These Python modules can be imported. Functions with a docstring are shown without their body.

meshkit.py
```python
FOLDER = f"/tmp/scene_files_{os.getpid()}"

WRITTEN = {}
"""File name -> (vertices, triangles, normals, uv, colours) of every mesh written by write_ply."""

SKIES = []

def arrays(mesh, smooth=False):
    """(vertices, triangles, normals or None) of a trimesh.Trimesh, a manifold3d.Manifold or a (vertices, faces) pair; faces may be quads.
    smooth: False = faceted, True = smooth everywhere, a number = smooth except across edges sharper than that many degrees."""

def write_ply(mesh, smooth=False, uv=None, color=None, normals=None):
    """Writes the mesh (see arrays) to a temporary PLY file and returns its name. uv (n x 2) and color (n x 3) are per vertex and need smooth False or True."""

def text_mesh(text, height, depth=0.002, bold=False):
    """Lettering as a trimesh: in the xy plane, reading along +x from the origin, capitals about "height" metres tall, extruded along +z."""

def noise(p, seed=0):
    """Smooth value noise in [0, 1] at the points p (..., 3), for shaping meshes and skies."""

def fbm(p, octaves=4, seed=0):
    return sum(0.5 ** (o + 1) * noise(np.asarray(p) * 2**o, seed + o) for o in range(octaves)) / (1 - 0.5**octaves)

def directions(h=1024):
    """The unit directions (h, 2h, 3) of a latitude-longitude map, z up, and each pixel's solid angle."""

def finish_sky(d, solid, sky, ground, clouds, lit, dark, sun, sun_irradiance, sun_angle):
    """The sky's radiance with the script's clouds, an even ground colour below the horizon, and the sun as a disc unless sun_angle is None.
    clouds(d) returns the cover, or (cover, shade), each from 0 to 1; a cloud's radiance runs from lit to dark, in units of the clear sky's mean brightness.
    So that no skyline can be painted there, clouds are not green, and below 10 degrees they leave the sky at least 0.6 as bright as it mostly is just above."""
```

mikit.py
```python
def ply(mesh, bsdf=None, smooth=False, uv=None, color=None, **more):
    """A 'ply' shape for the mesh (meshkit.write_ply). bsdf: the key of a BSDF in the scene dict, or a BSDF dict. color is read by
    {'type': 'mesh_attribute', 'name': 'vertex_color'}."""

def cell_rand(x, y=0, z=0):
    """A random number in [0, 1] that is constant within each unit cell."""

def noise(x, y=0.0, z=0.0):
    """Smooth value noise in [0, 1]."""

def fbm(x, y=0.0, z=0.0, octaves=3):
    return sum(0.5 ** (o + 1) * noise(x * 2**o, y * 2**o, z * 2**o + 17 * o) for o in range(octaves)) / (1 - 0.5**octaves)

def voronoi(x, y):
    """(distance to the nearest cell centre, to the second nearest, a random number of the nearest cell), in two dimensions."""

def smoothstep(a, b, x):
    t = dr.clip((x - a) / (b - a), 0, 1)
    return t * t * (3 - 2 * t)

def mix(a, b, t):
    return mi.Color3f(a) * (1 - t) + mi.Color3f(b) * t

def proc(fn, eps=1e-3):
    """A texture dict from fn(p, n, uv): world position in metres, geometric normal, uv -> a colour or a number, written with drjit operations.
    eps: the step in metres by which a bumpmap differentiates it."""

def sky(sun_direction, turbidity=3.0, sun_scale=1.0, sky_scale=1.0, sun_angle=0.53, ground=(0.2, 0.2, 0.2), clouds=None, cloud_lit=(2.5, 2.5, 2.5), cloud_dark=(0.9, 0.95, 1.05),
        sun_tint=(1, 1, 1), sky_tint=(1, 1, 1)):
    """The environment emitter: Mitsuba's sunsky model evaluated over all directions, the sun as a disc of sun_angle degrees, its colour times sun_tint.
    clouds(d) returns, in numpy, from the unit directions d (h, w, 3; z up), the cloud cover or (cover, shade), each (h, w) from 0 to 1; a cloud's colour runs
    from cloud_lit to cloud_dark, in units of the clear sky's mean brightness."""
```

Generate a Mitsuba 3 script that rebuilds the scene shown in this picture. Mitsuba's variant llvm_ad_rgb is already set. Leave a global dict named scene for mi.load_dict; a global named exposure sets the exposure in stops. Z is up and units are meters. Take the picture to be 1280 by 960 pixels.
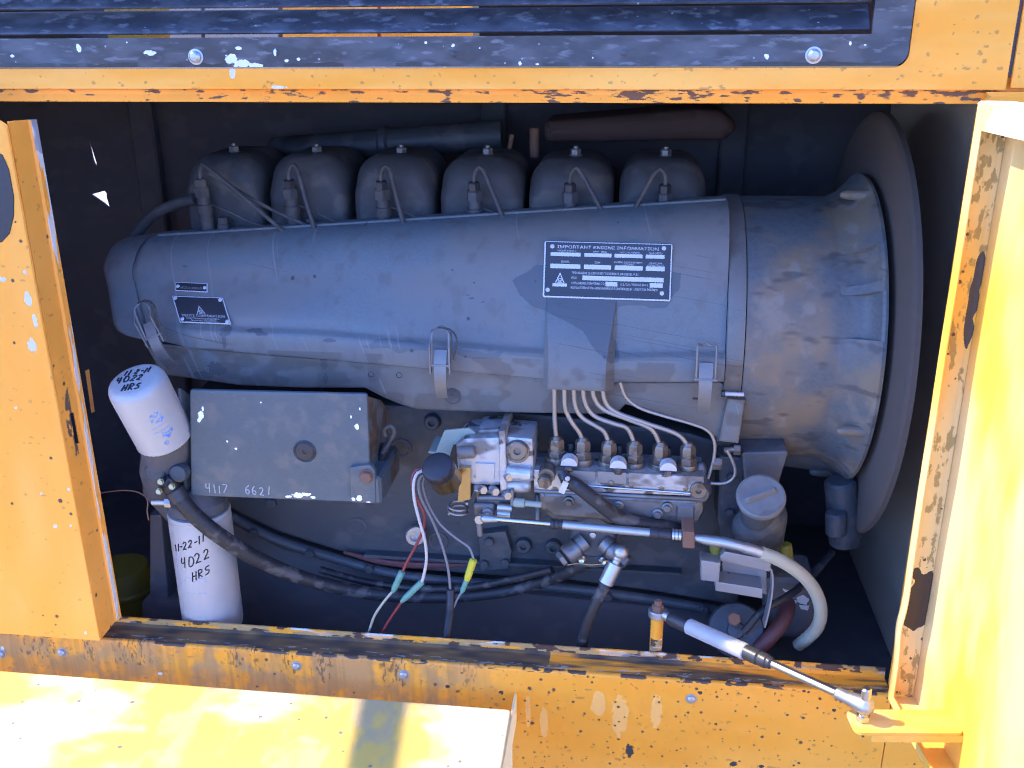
import math, random
import numpy as np, trimesh, drjit as dr, mitsuba as mi
import mikit, meshkit
from mikit import noise, fbm, voronoi, smoothstep, mix, proc
from shapely.geometry import Polygon, Point, box as sbox
from shapely.ops import unary_union

# ------------------------------------------------------------------ camera, light, exposure
T = mi.ScalarTransform4f
CAM = np.array([0.0, -1.2, 1.65])
FWD, UP = np.array([-0.1167976, 0.9305453, -0.3470502]), np.array([-0.0363072, 0.3452076, 0.9378238])
scene, labels = {}, {}
scene['camera'] = {'type': 'perspective', 'fov': 2 * math.degrees(math.atan(640 / 1216.0)), 'fov_axis': 'x', 'near_clip': 0.05, 'far_clip': 400.0,
                   'to_world': T().look_at(origin=CAM.tolist(), target=(CAM + FWD).tolist(), up=UP.tolist())}
SUN = (-0.70, 0.016, 0.72)
scene['sky'] = mikit.sky(SUN, turbidity=3, sun_scale=0.38, ground=(0.27, 0.235, 0.18), sky_tint=(0.78, 1.0, 1.74))
exposure = 4.1

# ------------------------------------------------------------------ helpers
rng = np.random.default_rng(7)


def numbered(key):
    if key not in scene and key not in labels:
        return key
    k = 1
    while f'{key}_{k:03d}' in scene or f'{key}_{k:03d}' in labels:
        k += 1
    return f'{key}_{k:03d}'


def thing(name, label, category, group=None):
    key = numbered(name)
    labels[key] = {'label': label, 'category': category}
    if group:
        labels[key]['group'] = group
    return key


def add(name, mesh, mat, parent=None, label=None, smooth=32, category=None, group=None, kind=None, **more):
    """One entry of the scene."""
    if isinstance(mesh, (list, tuple)):
        mesh = trimesh.util.concatenate(mesh)
    key = numbered((parent + '__' if parent else '') + name)
    scene[key] = mikit.ply(mesh, mat, smooth=smooth, **more)
    d = {k: v for k, v in dict(label=label, category=category, group=group, kind=kind).items() if v}
    if d:
        labels[key] = d
    return key


def v3(*a):
    return np.array(a, float)


def unit(v):
    v = np.asarray(v, float)
    return v / np.linalg.norm(v)


def frame_of(axis, hint=None):
    """Two directions across an axis."""
    a = unit(axis)
    h = v3(0, 0, 1) if hint is None else np.asarray(hint, float)
    if abs(a @ unit(h)) > 0.95:
        h = v3(0, -1, 0.1)
    e = unit(h - a * (h @ a))
    return e, np.cross(a, e)


def lathe(p0, axis, profile, n=32, hint=None, phase=0.0):
    """profile: [(distance along the axis, radius)]; closed by caps where the end radius is not zero."""
    a = unit(axis)
    e, t = frame_of(a, hint)
    ang = np.arange(n) * 2 * np.pi / n + phase
    ring = np.cos(ang)[:, None] * e + np.sin(ang)[:, None] * t
    v, f = [], []
    for s, r in profile:
        v.append(np.asarray(p0) + a * s + ring * max(r, 1e-6))
    m = len(profile)
    i = np.arange(n)
    j = (i + 1) % n
    for k in range(m - 1):
        A, B = k * n, (k + 1) * n
        f.append(np.stack([A + i, A + j, B + j], 1))
        f.append(np.stack([A + i, B + j, B + i], 1))
    v = np.vstack(v)
    c0, c1 = len(v), len(v) + 1
    v = np.vstack([v, np.asarray(p0) + a * profile[0][0], np.asarray(p0) + a * profile[-1][0]])
    f.append(np.stack([np.full(n, c0), j, i], 1))
    f.append(np.stack([np.full(n, c1), (m - 1) * n + i, (m - 1) * n + j], 1))
    return trimesh.Trimesh(v, np.vstack(f), process=False)


def cyl(p0, p1, r, n=24, b=0.0, r1=None):
    p0, p1 = np.asarray(p0, float), np.asarray(p1, float)
    L = np.linalg.norm(p1 - p0)
    r1 = r if r1 is None else r1
    b = min(b, L * 0.45, r * 0.6)
    prof = [(0, r), (L, r1)] if b <= 0 else [(0, r - b), (b, r), (L - b, r1), (L, r1 - b)]
    return lathe(p0, p1 - p0, prof, n)


def hexa(p0, axis, h, af, b=0.15):
    r = af / math.sqrt(3)
    return lathe(p0, axis, [(0, r), (h * (1 - b), r), (h, r * 0.86)], 6, phase=0.3)


def spline(pts, step=0.008):
    """Catmull-Rom through the points."""
    p = np.asarray(pts, float)
    if len(p) == 2:
        return p
    q = np.vstack([2 * p[0] - p[1], p, 2 * p[-1] - p[-2]])
    out = []
    for k in range(1, len(q) - 2):
        a, b, c, d = q[k - 1:k + 3]
        m = max(2, int(np.linalg.norm(c - b) / step) + 1)
        for t in np.arange(m) / m:
            out.append(0.5 * (2 * b + (c - a) * t + (2 * a - 5 * b + 4 * c - d) * t * t + (3 * b - a - 3 * c + d) * t ** 3))
    out.append(p[-1])
    return np.array(out)


def tube(pts, r, n=10, smooth=True, step=0.008):
    p = spline(pts, step) if smooth else np.asarray(pts, float)
    d = np.gradient(p, axis=0)
    d /= np.linalg.norm(d, axis=1, keepdims=True) + 1e-12
    e, _ = frame_of(d[0])
    r = np.broadcast_to(np.asarray(r, float), len(p)) if np.ndim(r) == 0 else np.interp(np.linspace(0, 1, len(p)), np.linspace(0, 1, len(r)), r)
    ang = np.arange(n) * 2 * np.pi / n
    v = []
    for k in range(len(p)):
        e = unit(e - d[k] * (e @ d[k]))
        t = np.cross(d[k], e)
        v.append(p[k] + r[k] * (np.cos(ang)[:, None] * e + np.sin(ang)[:, None] * t))
    v = np.vstack(v + [p[:1], p[-1:]])
    i = np.arange(n)
    j = (i + 1) % n
    f = []
    for k in range(len(p) - 1):
        A, B = k * n, (k + 1) * n
        f += [np.stack([A + i, A + j, B + j], 1), np.stack([A + i, B + j, B + i], 1)]
    m = len(p)
    f += [np.stack([np.full(n, m * n), j, i], 1), np.stack([np.full(n, m * n + 1), (m - 1) * n + i, (m - 1) * n + j], 1)]
    return trimesh.Trimesh(v, np.vstack(f), process=False)


def hull(points):
    return trimesh.convex.convex_hull(np.asarray(points, float))


def box(x0, x1, y0, y1, z0, z1, b=0.0):
    """A box with chamfered edges."""
    lo, hi = v3(x0, y0, z0), v3(x1, y1, z1)
    c, h = (lo + hi) / 2, (hi - lo) / 2
    b = min(b, 0.45 * h.min() * 2 * 0.5)
    pts = []
    for s in np.ndindex(2, 2, 2):
        s = np.array(s) * 2 - 1.0
        for k in range(3):
            q = h - b
            q[k] = h[k]
            pts.append(c + s * q)
    return hull(pts)


def cap_of(points):
    """Triangles over a polygon's own points."""
    p = np.array(points, float)
    tv, tf = trimesh.creation.triangulate_polygon(Polygon(p), engine='earcut')
    return np.argmin(((p[None] - tv[:, None]) ** 2).sum(-1), 1)[tf]


FR = {'xz': (v3(1, 0, 0), v3(0, 0, 1), v3(0, 1, 0)), 'yz': (v3(0, 1, 0), v3(0, 0, 1), v3(1, 0, 0)), 'xy': (v3(1, 0, 0), v3(0, 1, 0), v3(0, 0, 1))}


def placed(mesh, o, u, v, w):
    m = np.eye(4)
    m[:3, 0], m[:3, 1], m[:3, 2], m[:3, 3] = u, v, w, o
    q = mesh.copy()
    q.apply_transform(m)
    return q


def fixed(mesh):
    mesh = mesh.copy()
    mesh.merge_vertices()
    if mesh.volume < 0:
        mesh.invert()
    return mesh


def prism(poly, plane, d0, d1):
    """A polygon (points or shapely, with holes) in a coordinate plane, extruded from depth d0 to d1."""
    g = poly if hasattr(poly, 'geom_type') else Polygon(poly)
    g = g if g.is_valid else g.buffer(0)
    u, v, w = FR[plane]
    m = [trimesh.creation.extrude_polygon(k, d1 - d0, engine='earcut') for k in getattr(g, 'geoms', [g])]
    return fixed(placed(trimesh.util.concatenate(m), w * d0, u, v, w))


def slab(poly, plane, d0, d1, b, both=False):
    """As prism, with a rounded rim of size b towards d0 (and d1)."""
    g = poly if hasattr(poly, 'geom_type') else Polygon(poly)
    g = g if g.is_valid else g.buffer(0)
    p = np.array(g.exterior.coords)[:-1]
    if not g.exterior.is_ccw:
        p = p[::-1]
    a, c = p - np.roll(p, 1, 0), np.roll(p, -1, 0) - p
    a /= np.linalg.norm(a, axis=1, keepdims=True) + 1e-12
    c /= np.linalg.norm(c, axis=1, keepdims=True) + 1e-12
    n1, n2 = np.stack([-a[:, 1], a[:, 0]], 1), np.stack([-c[:, 1], c[:, 0]], 1)
    bis = n1 + n2
    bis = bis / np.maximum((bis * bis).sum(1, keepdims=True) / 2, 0.35)
    s = 1 if d1 > d0 else -1
    rings = [(d0, 1.0), (d0 + s * b * 0.3, 0.3), (d0 + s * b, 0.0)]
    rings += [(d1 - s * b, 0.0), (d1 - s * b * 0.3, 0.3), (d1, 1.0)] if both else [(d1, 0.0)]
    u, v, w = FR[plane]
    n, V, F = len(p), [], []
    for d, k in rings:
        q = p + bis * b * k
        V.append(q[:, :1] * u + q[:, 1:] * v + w * d)
    i = np.arange(n)
    j = (i + 1) % n
    for k in range(len(rings) - 1):
        A, B = k * n, (k + 1) * n
        F += [np.stack([A + i, A + j, B + j], 1), np.stack([A + i, B + j, B + i], 1)]
    for k, flip in ((0, True), (len(rings) - 1, False)):
        q = p + bis * b * rings[k][1]
        tv, tf = trimesh.creation.triangulate_polygon(Polygon(q).buffer(0) if not Polygon(q).is_valid else Polygon(q), engine='earcut')
        near = np.argmin(((q[None] - tv[:, None]) ** 2).sum(-1), 1)
        tf = near[tf] + k * n
        F.append(tf[:, ::-1] if flip else tf)
    return fixed(trimesh.Trimesh(np.vstack(V), np.vstack(F), process=False))


def rrect(x0, x1, z0, z1, r, n=5):
    r = min(r, (x1 - x0) * 0.49, (z1 - z0) * 0.49)
    out = []
    for cx, cz, a0 in ((x1 - r, z1 - r, 0), (x0 + r, z1 - r, 90), (x0 + r, z0 + r, 180), (x1 - r, z0 + r, 270)):
        for k in range(n + 1):
            a = math.radians(a0 + 90 * k / n)
            out.append((cx + r * math.cos(a), cz + r * math.sin(a)))
    return out


def rounded(pts, r):
    g = Polygon(pts)
    return g.buffer(-r, quad_segs=4).buffer(r, quad_segs=4)


def ball(c, r, sub=2):
    m = trimesh.creation.icosphere(subdivisions=sub, radius=r)
    m.apply_translation(c)
    return m


def text_on(s, o, u, v, h, depth=0.0004, width=None, bold=False):
    """Lettering on a surface: o is the lower left corner, u runs along the line, v up."""
    m = meshkit.text_mesh(s, h, depth, bold)
    u, v = unit(u), unit(v)
    if width:
        m.apply_scale([width / m.bounds[1][0], 1, 1])
    return placed(m, o, u, v, np.cross(u, v))


GLYPH = {'1': [[(.3, 1), (.25, 0)]], '2': [[(.05, .8), (.25, 1), (.5, .85), (.45, .55), (.05, .05), (.2, .1), (.6, .02)]], '4': [[(.05, 1), (0, .5), (.5, .5)], [(.42, 1), (.4, 0)]],
         '0': [[(.1, .95), (.05, .3), (.2, .02), (.5, .1), (.6, .5), (.4, .9), (.05, .95)]], '-': [[(.1, .45), (.5, .48)]], 'H': [[(.05, 1), (.05, 0)], [(.5, 1), (.5, 0)], [(.05, .5), (.5, .5)]],
         'R': [[(.08, 0), (.08, 1), (.5, .85), (.45, .6), (.1, .5), (.55, 0)]], 'S': [[(.55, .95), (.15, .9), (.1, .6), (.5, .42), (.5, .1), (.05, .03)]], '/': [[(.1, 0), (.5, 1)]],
         '6': [[(.45, 1), (.1, .6), (.05, .2), (.3, 0), (.5, .25), (.3, .5), (.08, .35)]], '7': [[(0, 1), (.55, .95), (.2, 0)]], 'L': [[(.1, 1), (.08, .05), (.5, .02)]]}


def handwriting(s, put, h, r, gap=0.72):
    """Pen strokes: put(a, b) maps the writing plane to the surface."""
    out, x = [], 0.0
    jit = np.random.default_rng(len(s) * 7 + int(h * 1e5))
    for ch in s:
        sc_, sk, dy = 1 + 0.22 * (jit.random() - 0.5), 0.30 * (jit.random() - 0.35), 0.16 * h * (jit.random() - 0.5)
        for st in GLYPH.get(ch, []):
            q = spline([(x + (a + sk * b) * h * 0.85 * sc_, b * h * sc_ + dy, 0) for a, b in st], h / 5)
            out.append(tube([put(a[0], a[1]) for a in q], r, 6, smooth=False))
        x += h * gap * (0.62 if ch in '1-' else 0.95 if ch != ' ' else 0.6)
    return trimesh.util.concatenate(out)


# ------------------------------------------------------------------ materials
def inside(x, z, pts):
    c = mi.Bool(False)
    for (x1, z1), (x2, z2) in zip(pts, pts[1:] + pts[:1]):
        if z1 != z2:
            c = c ^ (((z1 > z) != (z2 > z)) & (x < (x2 - x1) * (z - z1) / (z2 - z1) + x1))
    return dr.select(c, mi.Float(1), mi.Float(0))


def flakes(x, z, spots, ragged=0.5):
    """1 inside any of the ragged ellipses (x, z, rx, rz)."""
    w = 1 + ragged * (fbm(x * 240, z * 240, 3.0, 4) - 0.5) * 2.6
    m = mi.Float(0)
    for a, c, rx, rz in spots:
        d = dr.square((x - a) / rx) + dr.square((z - c) / rz)
        m = dr.maximum(m, dr.select(d < w, 1.0, 0.0))
    return m


def bsdf(color, rough=0.5, metal=0.0, spec=0.5, bump=None, eps=1e-3, **more):
    col = color if isinstance(color, dict) else {'type': 'rgb', 'value': list(color)}
    d = {'type': 'principled', 'base_color': col, 'roughness': rough, 'metallic': metal, 'specular': spec, **more}
    if bump is not None:
        d = {'type': 'bumpmap', 'tex': proc(bump, eps), 'bsdf': d, 'scale': 1.0}
    return {'type': 'twosided', 'bsdf': d}


def dots(x, z, cell, big, keep):
    """Scattered specks: cells per metre, largest radius in cells, share of cells that hold one."""
    d, _, r = voronoi(x * cell, z * cell)
    """... with a core of 1 and a thin halo where the stain has bled."""
    s = big * (0.35 + 0.65 * (r - 1 + keep) / keep) * (0.6 + 0.8 * fbm(x * cell * 4, z * cell * 4, 1.0, 2))
    return dr.select(r > 1 - keep, dr.maximum(dr.select(d < s, 1.0, 0.0), 0.35 * smoothstep(1.7 * s, 1.0 * s, d)), 0.0)
    return dr.select((r > 1 - keep) & (d < big * (0.35 + 0.65 * (r - 1 + keep) / keep) * (0.75 + 0.5 * noise(x * cell * 3, z * cell * 3))), 1.0, 0.0)


RUST, DIRT, BARE = (0.10, 0.055, 0.035), (0.22, 0.12, 0.045), (0.62, 0.63, 0.66)
WHITE_ON_YELLOW = [(a[0], a[1], rx, rz) for a, rx, rz in zip([(-0.4931, 1.5952), (-0.4366, 1.5792), (-0.9736, 0.7198), (-0.7123, 0.6946)], (.004, .010, .003, .004), (.006, .002, .004, .003))]
WHITE_ON_DOOR = [(a[0], a[1], rx, rz) for a, rx, rz in zip([(-0.7946, 1.3107), (-0.7902, 1.2798), (-0.8013, 1.2456), (-0.8258, 1.3373), (-0.8428, 1.1529), (-0.8292, 1.0210), (-0.7860, 1.0297), (-0.8179, 0.9685), (-0.7938, 0.9712), (-0.8014, 0.7873), (-0.7920, 1.3478)], (.005, .003, .006, .005, .002, .003, .002, .003, .002, .002, .003), (.010, .010, .010, .004, .002, .002, .003, .003, .002, .003, .004))]
DARK_ON_SILL = [(a[0], a[1], rx, rz) for a, rx, rz in zip([(-0.0586, 0.7587), (-0.0291, 0.7570), (-0.0057, 0.7562), (0.0291, 0.7591), (0.0488, 0.7594), (0.0696, 0.7598), (0.0248, 0.6181), (-0.0822, 0.7624), (-0.1697, 0.7062), (-0.2514, 0.7106), (0.3136, 0.7184), (0.1799, 0.6083), (0.2210, 0.6080), (0.1230, 0.7321), (0.2693, 0.7479)], (.018, .018, .012, .005, .004, .003, .006, .008, .004, .004, .003, .005, .004, .003, .003), (.004, .0045, .004, .004, .005, .004, .012, .0025, .004, .003, .003, .004, .003, .003, .002))]
PALE_ON_SILL = [(a[0], a[1], rx, rz) for a, rx, rz in zip([(-0.0242, 0.6989), (0.0084, 0.6801), (0.0611, 0.6922), (-0.1054, 0.6547), (-0.1297, 0.6747)], (.011, .012, .008, .006, .004), (.022, .035, .03, .03, .03))]


def c_yellow(p, n, uv):
    x, y, z = p.x, p.y, p.z
    c = mix((0.87, 0.335, 0.028), (0.80, 0.292, 0.022), fbm(x * 9, y * 9, z * 9, 4))
    c = mix(c, (0.88, 0.43, 0.085), dr.select(z > 1.57, 0.8, 0.25) * smoothstep(0.25, 0.75, fbm(x * 5 + 9, z * 26, y * 5, 4)))
    c = mix(c, DIRT, 0.5 * smoothstep(0.74, 0.78, fbm(x * 130, y * 130, z * 130, 3)))
    low = dr.select((z < 0.752) & (y < 0.01), 1.0, 0.0)
    right = low * smoothstep(-0.25, -0.12, x + 0.05 * noise(x * 30, z * 30))
    left = low * (1 - smoothstep(-0.27, -0.15, x))
    c = mix(c, (0.82, 0.46, 0.14), 0.6 * right * flakes(x, z, PALE_ON_SILL, 0.6))
    c = mix(c, RUST, right * dots(x, z, 48, 0.14, 0.13))
    c = mix(c, RUST, right * dots(x + 5, z, 120, 0.24, 0.08))
    c = mix(c, (0.36, 0.21, 0.095), 0.70 * left * smoothstep(0.32, 0.62, fbm(x * 40, z * 30, 2.0, 5)))
    c = mix(c, (0.30, 0.15, 0.05), 0.35 * left * smoothstep(0.40, 0.70, fbm(x * 160, z * 14, 2.0, 4)))
    c = mix(c, RUST, left * dots(x + 2, z, 40, 0.13, 0.10))
    run = smoothstep(0.42, 0.60, noise(x * 46, 4.0)) * smoothstep(0.55, 0.66, fbm(x * 420, z * 120, 1.0, 4))
    c = mix(c, (0.09, 0.05, 0.03), left * 0.7 * run * dr.select(z > 0.700 + 0.02 * noise(x * 90), 1.0, 0.0))
    c = mix(c, (0.05, 0.04, 0.035), low * flakes(x, z, DARK_ON_SILL, 0.9))
    # the sill's trough is mottled black, more so on the left, its lip is scraped
    trough = dr.select((z < 0.7545) & (y > 0.006) & (y < 0.0435), 1.0, 0.0)
    mottle = smoothstep(0.35, 0.55, fbm(x * 7, y * 60, 5.0, 4) + 0.32 * dr.select(x < -0.10, 1.0, 0.0) - 0.05)
    c = mix(c, mix((0.05, 0.042, 0.04), (0.20, 0.12, 0.05), noise(x * 40, y * 120)), trough * mottle)
    c = mix(c, (0.40, 0.38, 0.36), trough * smoothstep(0.62, 0.70, fbm(x * 90, y * 300, 8.0, 4)) * dr.select(y < 0.018, 1.0, 0.0) * 0.6)
    lip = dr.select((z > 0.7545) & (z < 0.78) & (y > 0.03) & (y < 0.06), 1.0, 0.0)
    c = mix(c, (0.45, 0.27, 0.10), lip * smoothstep(0.42, 0.6, fbm(x * 25, z * 90, 1.0, 3)))
    c = mix(c, RUST, lip * smoothstep(0.55, 0.62, fbm(x * 60, z * 160, 3.0, 3)))
    c = mix(c, (0.7, 0.66, 0.6), lip * smoothstep(0.57, 0.63, fbm(x * 22 + 40, z * 120, 3.0, 3)) * dr.select(z > 0.7625, 1.0, 0.25))
    bend = dr.select((z < 0.757) & (z > 0.7475) & (y < 0.007), 1.0, 0.0)
    c = mix(c, (0.09, 0.06, 0.04), bend * smoothstep(0.55, 0.62, fbm(x * 55, z * 200, 6.0, 3)))
    # underside of the header: rust along the weld
    under = dr.select((z < 1.5815) & (z > 1.55) & (y > 0.006), 1.0, 0.0)
    c = mix(c, (0.14, 0.07, 0.035), under * smoothstep(0.56, 0.64, fbm(x * 70, z * 260, 2.0, 5) + 0.06 * smoothstep(-0.5, 0.1, x) + 0.07 * dr.select(z > 1.571, 1.0, 0.0) - 0.105 + 0.14 * (fbm(x * 9, 1.0, 2.0, 2) - 0.5)))
    c = mix(c, (0.60, 0.58, 0.55), flakes(x, z, WHITE_ON_YELLOW, 0.6) * dr.select(y < 0.004, 1.0, 0.0))
    return c


def c_left_door(p, n, uv):
    x, y, z = p.x, p.y, p.z
    c = mix((0.88, 0.352, 0.048), (0.83, 0.320, 0.036), fbm(x * 8, y * 8, z * 8, 4))
    c = mix(c, (0.88, 0.44, 0.10), 0.45 * smoothstep(0.3, 0.8, fbm(x * 20, z * 6, y * 5, 4)))
    c = mix(c, (0.42, 0.20, 0.06), 0.6 * smoothstep(0.74, 0.78, fbm(x * 110, y * 110, z * 110, 3)))
    c = mix(c, RUST, dots(x + y, z, 30, 0.09, 0.16))
    c = mix(c, (0.55, 0.53, 0.49), dr.select(y < 0.0, 1.0, 0.0) * flakes(x, z, WHITE_ON_DOOR, 0.9))
    edge = dr.select(y > 0.014, 1.0, 0.0)
    worn = edge * smoothstep(0.52, 0.58, fbm(y * 160, z * 16, 3.0, 5) + 0.10 * dr.select(z > 1.38, 1.0, 0.0) + 0.05 * dr.select(y > 0.0235, 1.0, 0.0))
    c = mix(c, (0.62, 0.58, 0.50), worn)
    c = mix(c, (0.30, 0.30, 0.33), edge * smoothstep(0.42, 0.5, fbm(y * 40, z * 22, 7.0, 3)) * dr.select(z > 1.485 + 0.02 * noise(y * 80), 1.0, 0.0))
    slot = dr.square((y - 0.0) / 0.017) + dr.square((z - 1.115) / 0.05)
    c = mix(c, (0.13, 0.09, 0.06), dr.select((slot < 1.5) & (y < -0.004), 1.0, 0.0) * smoothstep(0.45, 0.55, fbm(y * 140, z * 80, 2.0, 3)))
    return c


def c_right_door(p, n, uv):
    x, y, z = p.x, p.y, p.z
    c = mix((0.74, 0.41, 0.055), (0.68, 0.36, 0.045), fbm(x * 7, y * 7, z * 7, 3))
    dust = smoothstep(0.34, 0.60, fbm(y * 7 + 3, z * 3.0, x * 3, 5) + 0.10 * smoothstep(0.85, 1.2, z))
    c = mix(c, (0.64, 0.52, 0.26), 0.75 * dust)
    c = mix(c, (0.66, 0.58, 0.42), dr.select(z > 1.530, 1.0, 0.0) * smoothstep(0.42, 0.60, fbm(x * 30, y * 24, z * 12, 5)))
    c = mix(c, (0.50, 0.36, 0.20), 0.6 * smoothstep(0.60, 0.72, fbm(y * 14, z * 6 + 4, x * 9, 4)))
    flange = dr.select((y > -0.0245) & (x > 0.3775) & (x < 0.4125), 1.0, 0.0)
    c = mix(c, (0.20, 0.145, 0.045), flange * 0.7 * smoothstep(0.56, 0.66, fbm(x * 150, z * 70, 3.0, 5)))
    spot = dr.square((x - 0.398) / 0.020) + dr.square((z - 0.925) / 0.045)
    c = mix(c, (0.04, 0.03, 0.025), flange * dr.select(spot < 1.4 * noise(x * 90, z * 60) + 0.25, 1.0, 0.0))
    spot2 = dr.square((x - 0.407) / 0.006) + dr.square((z - 1.345) / 0.06)
    c = mix(c, (0.06, 0.05, 0.04), flange * dr.select(spot2 < 1.5 * noise(x * 90, z * 60) + 0.1, 1.0, 0.0))
    c = mix(c, RUST, flange * dots(x, z, 90, 0.22, 0.06))
    return c


def c_deck(p, n, uv):
    x, y, z = p.x, p.y, p.z
    c = mix((0.66, 0.47, 0.12), (0.60, 0.41, 0.09), fbm(x * 7, y * 7, 1.0, 4))
    c = mix(c, (0.70, 0.61, 0.36), smoothstep(0.44, 0.60, fbm(x * 6 + 3, y * 10, 4.0, 5)))
    c = mix(c, (0.36, 0.31, 0.23), 0.55 * smoothstep(0.52, 0.72, fbm(x * 30, y * 16, 9.0, 5)))
    c = mix(c, (0.20, 0.17, 0.16), dots(x, y, 34, 0.10, 0.16))
    return c


CHIPS_BLACK = [(a[0], a[1], rx, rz) for a, rx, rz in zip([(-0.4923, 1.6119), (-0.4776, 1.6063), (-0.4626, 1.6045), (-0.5951, 1.6197), (-0.4807, 1.6248), (-0.4358, 1.6201), (-0.4227, 1.6099), (-0.4075, 1.6117), (-0.5387, 1.6083), (-0.7772, 1.6165), (-0.6872, 1.6256), (-0.6234, 1.6319), (-0.2500, 1.6302), (-0.2174, 1.6265), (-0.1384, 1.6066), (-0.1176, 1.6056), (-0.1859, 1.6237), (-0.0529, 1.6126), (0.1452, 1.6138), (0.2358, 1.6272), (0.2525, 1.6254)], (.008, .011, .010, .008, .004, .002, .003, .002, .004, .003, .003, .001, .002, .002, .002, .002, .001, .001, .003, .0015, .0015), (.006, .005, .003, .003, .002, .005, .002, .002, .003, .002, .005, .001, .002, .002, .002, .001, .001, .001, .003, .002, .001))]


def c_black(p, n, uv):
    x, y, z = p.x, p.y, p.z
    c = mix((0.030, 0.031, 0.036), (0.060, 0.062, 0.070), smoothstep(0.4, 0.7, fbm(x * 30, y * 30, z * 60, 4)))
    c = mix(c, (0.16, 0.165, 0.18), 0.6 * smoothstep(0.56, 0.74, fbm(x * 60, y * 100 + 5, z * 160, 5)))
    c = mix(c, (0.26, 0.27, 0.29), dots(x + 3, z + y, 60, 0.07, 0.10))
    c = mix(c, (0.62, 0.63, 0.64), flakes(x, z, CHIPS_BLACK, 0.8) * dr.select(z < 1.637, 1.0, 0.0))
    edge = dr.select(z < 1.606 + 0.003 * noise(x * 60), 1.0, 0.0)
    c = mix(c, (0.02, 0.02, 0.02), edge * smoothstep(0.5, 0.56, fbm(x * 22, 3.0, 1.0, 3)))
    return c


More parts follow.
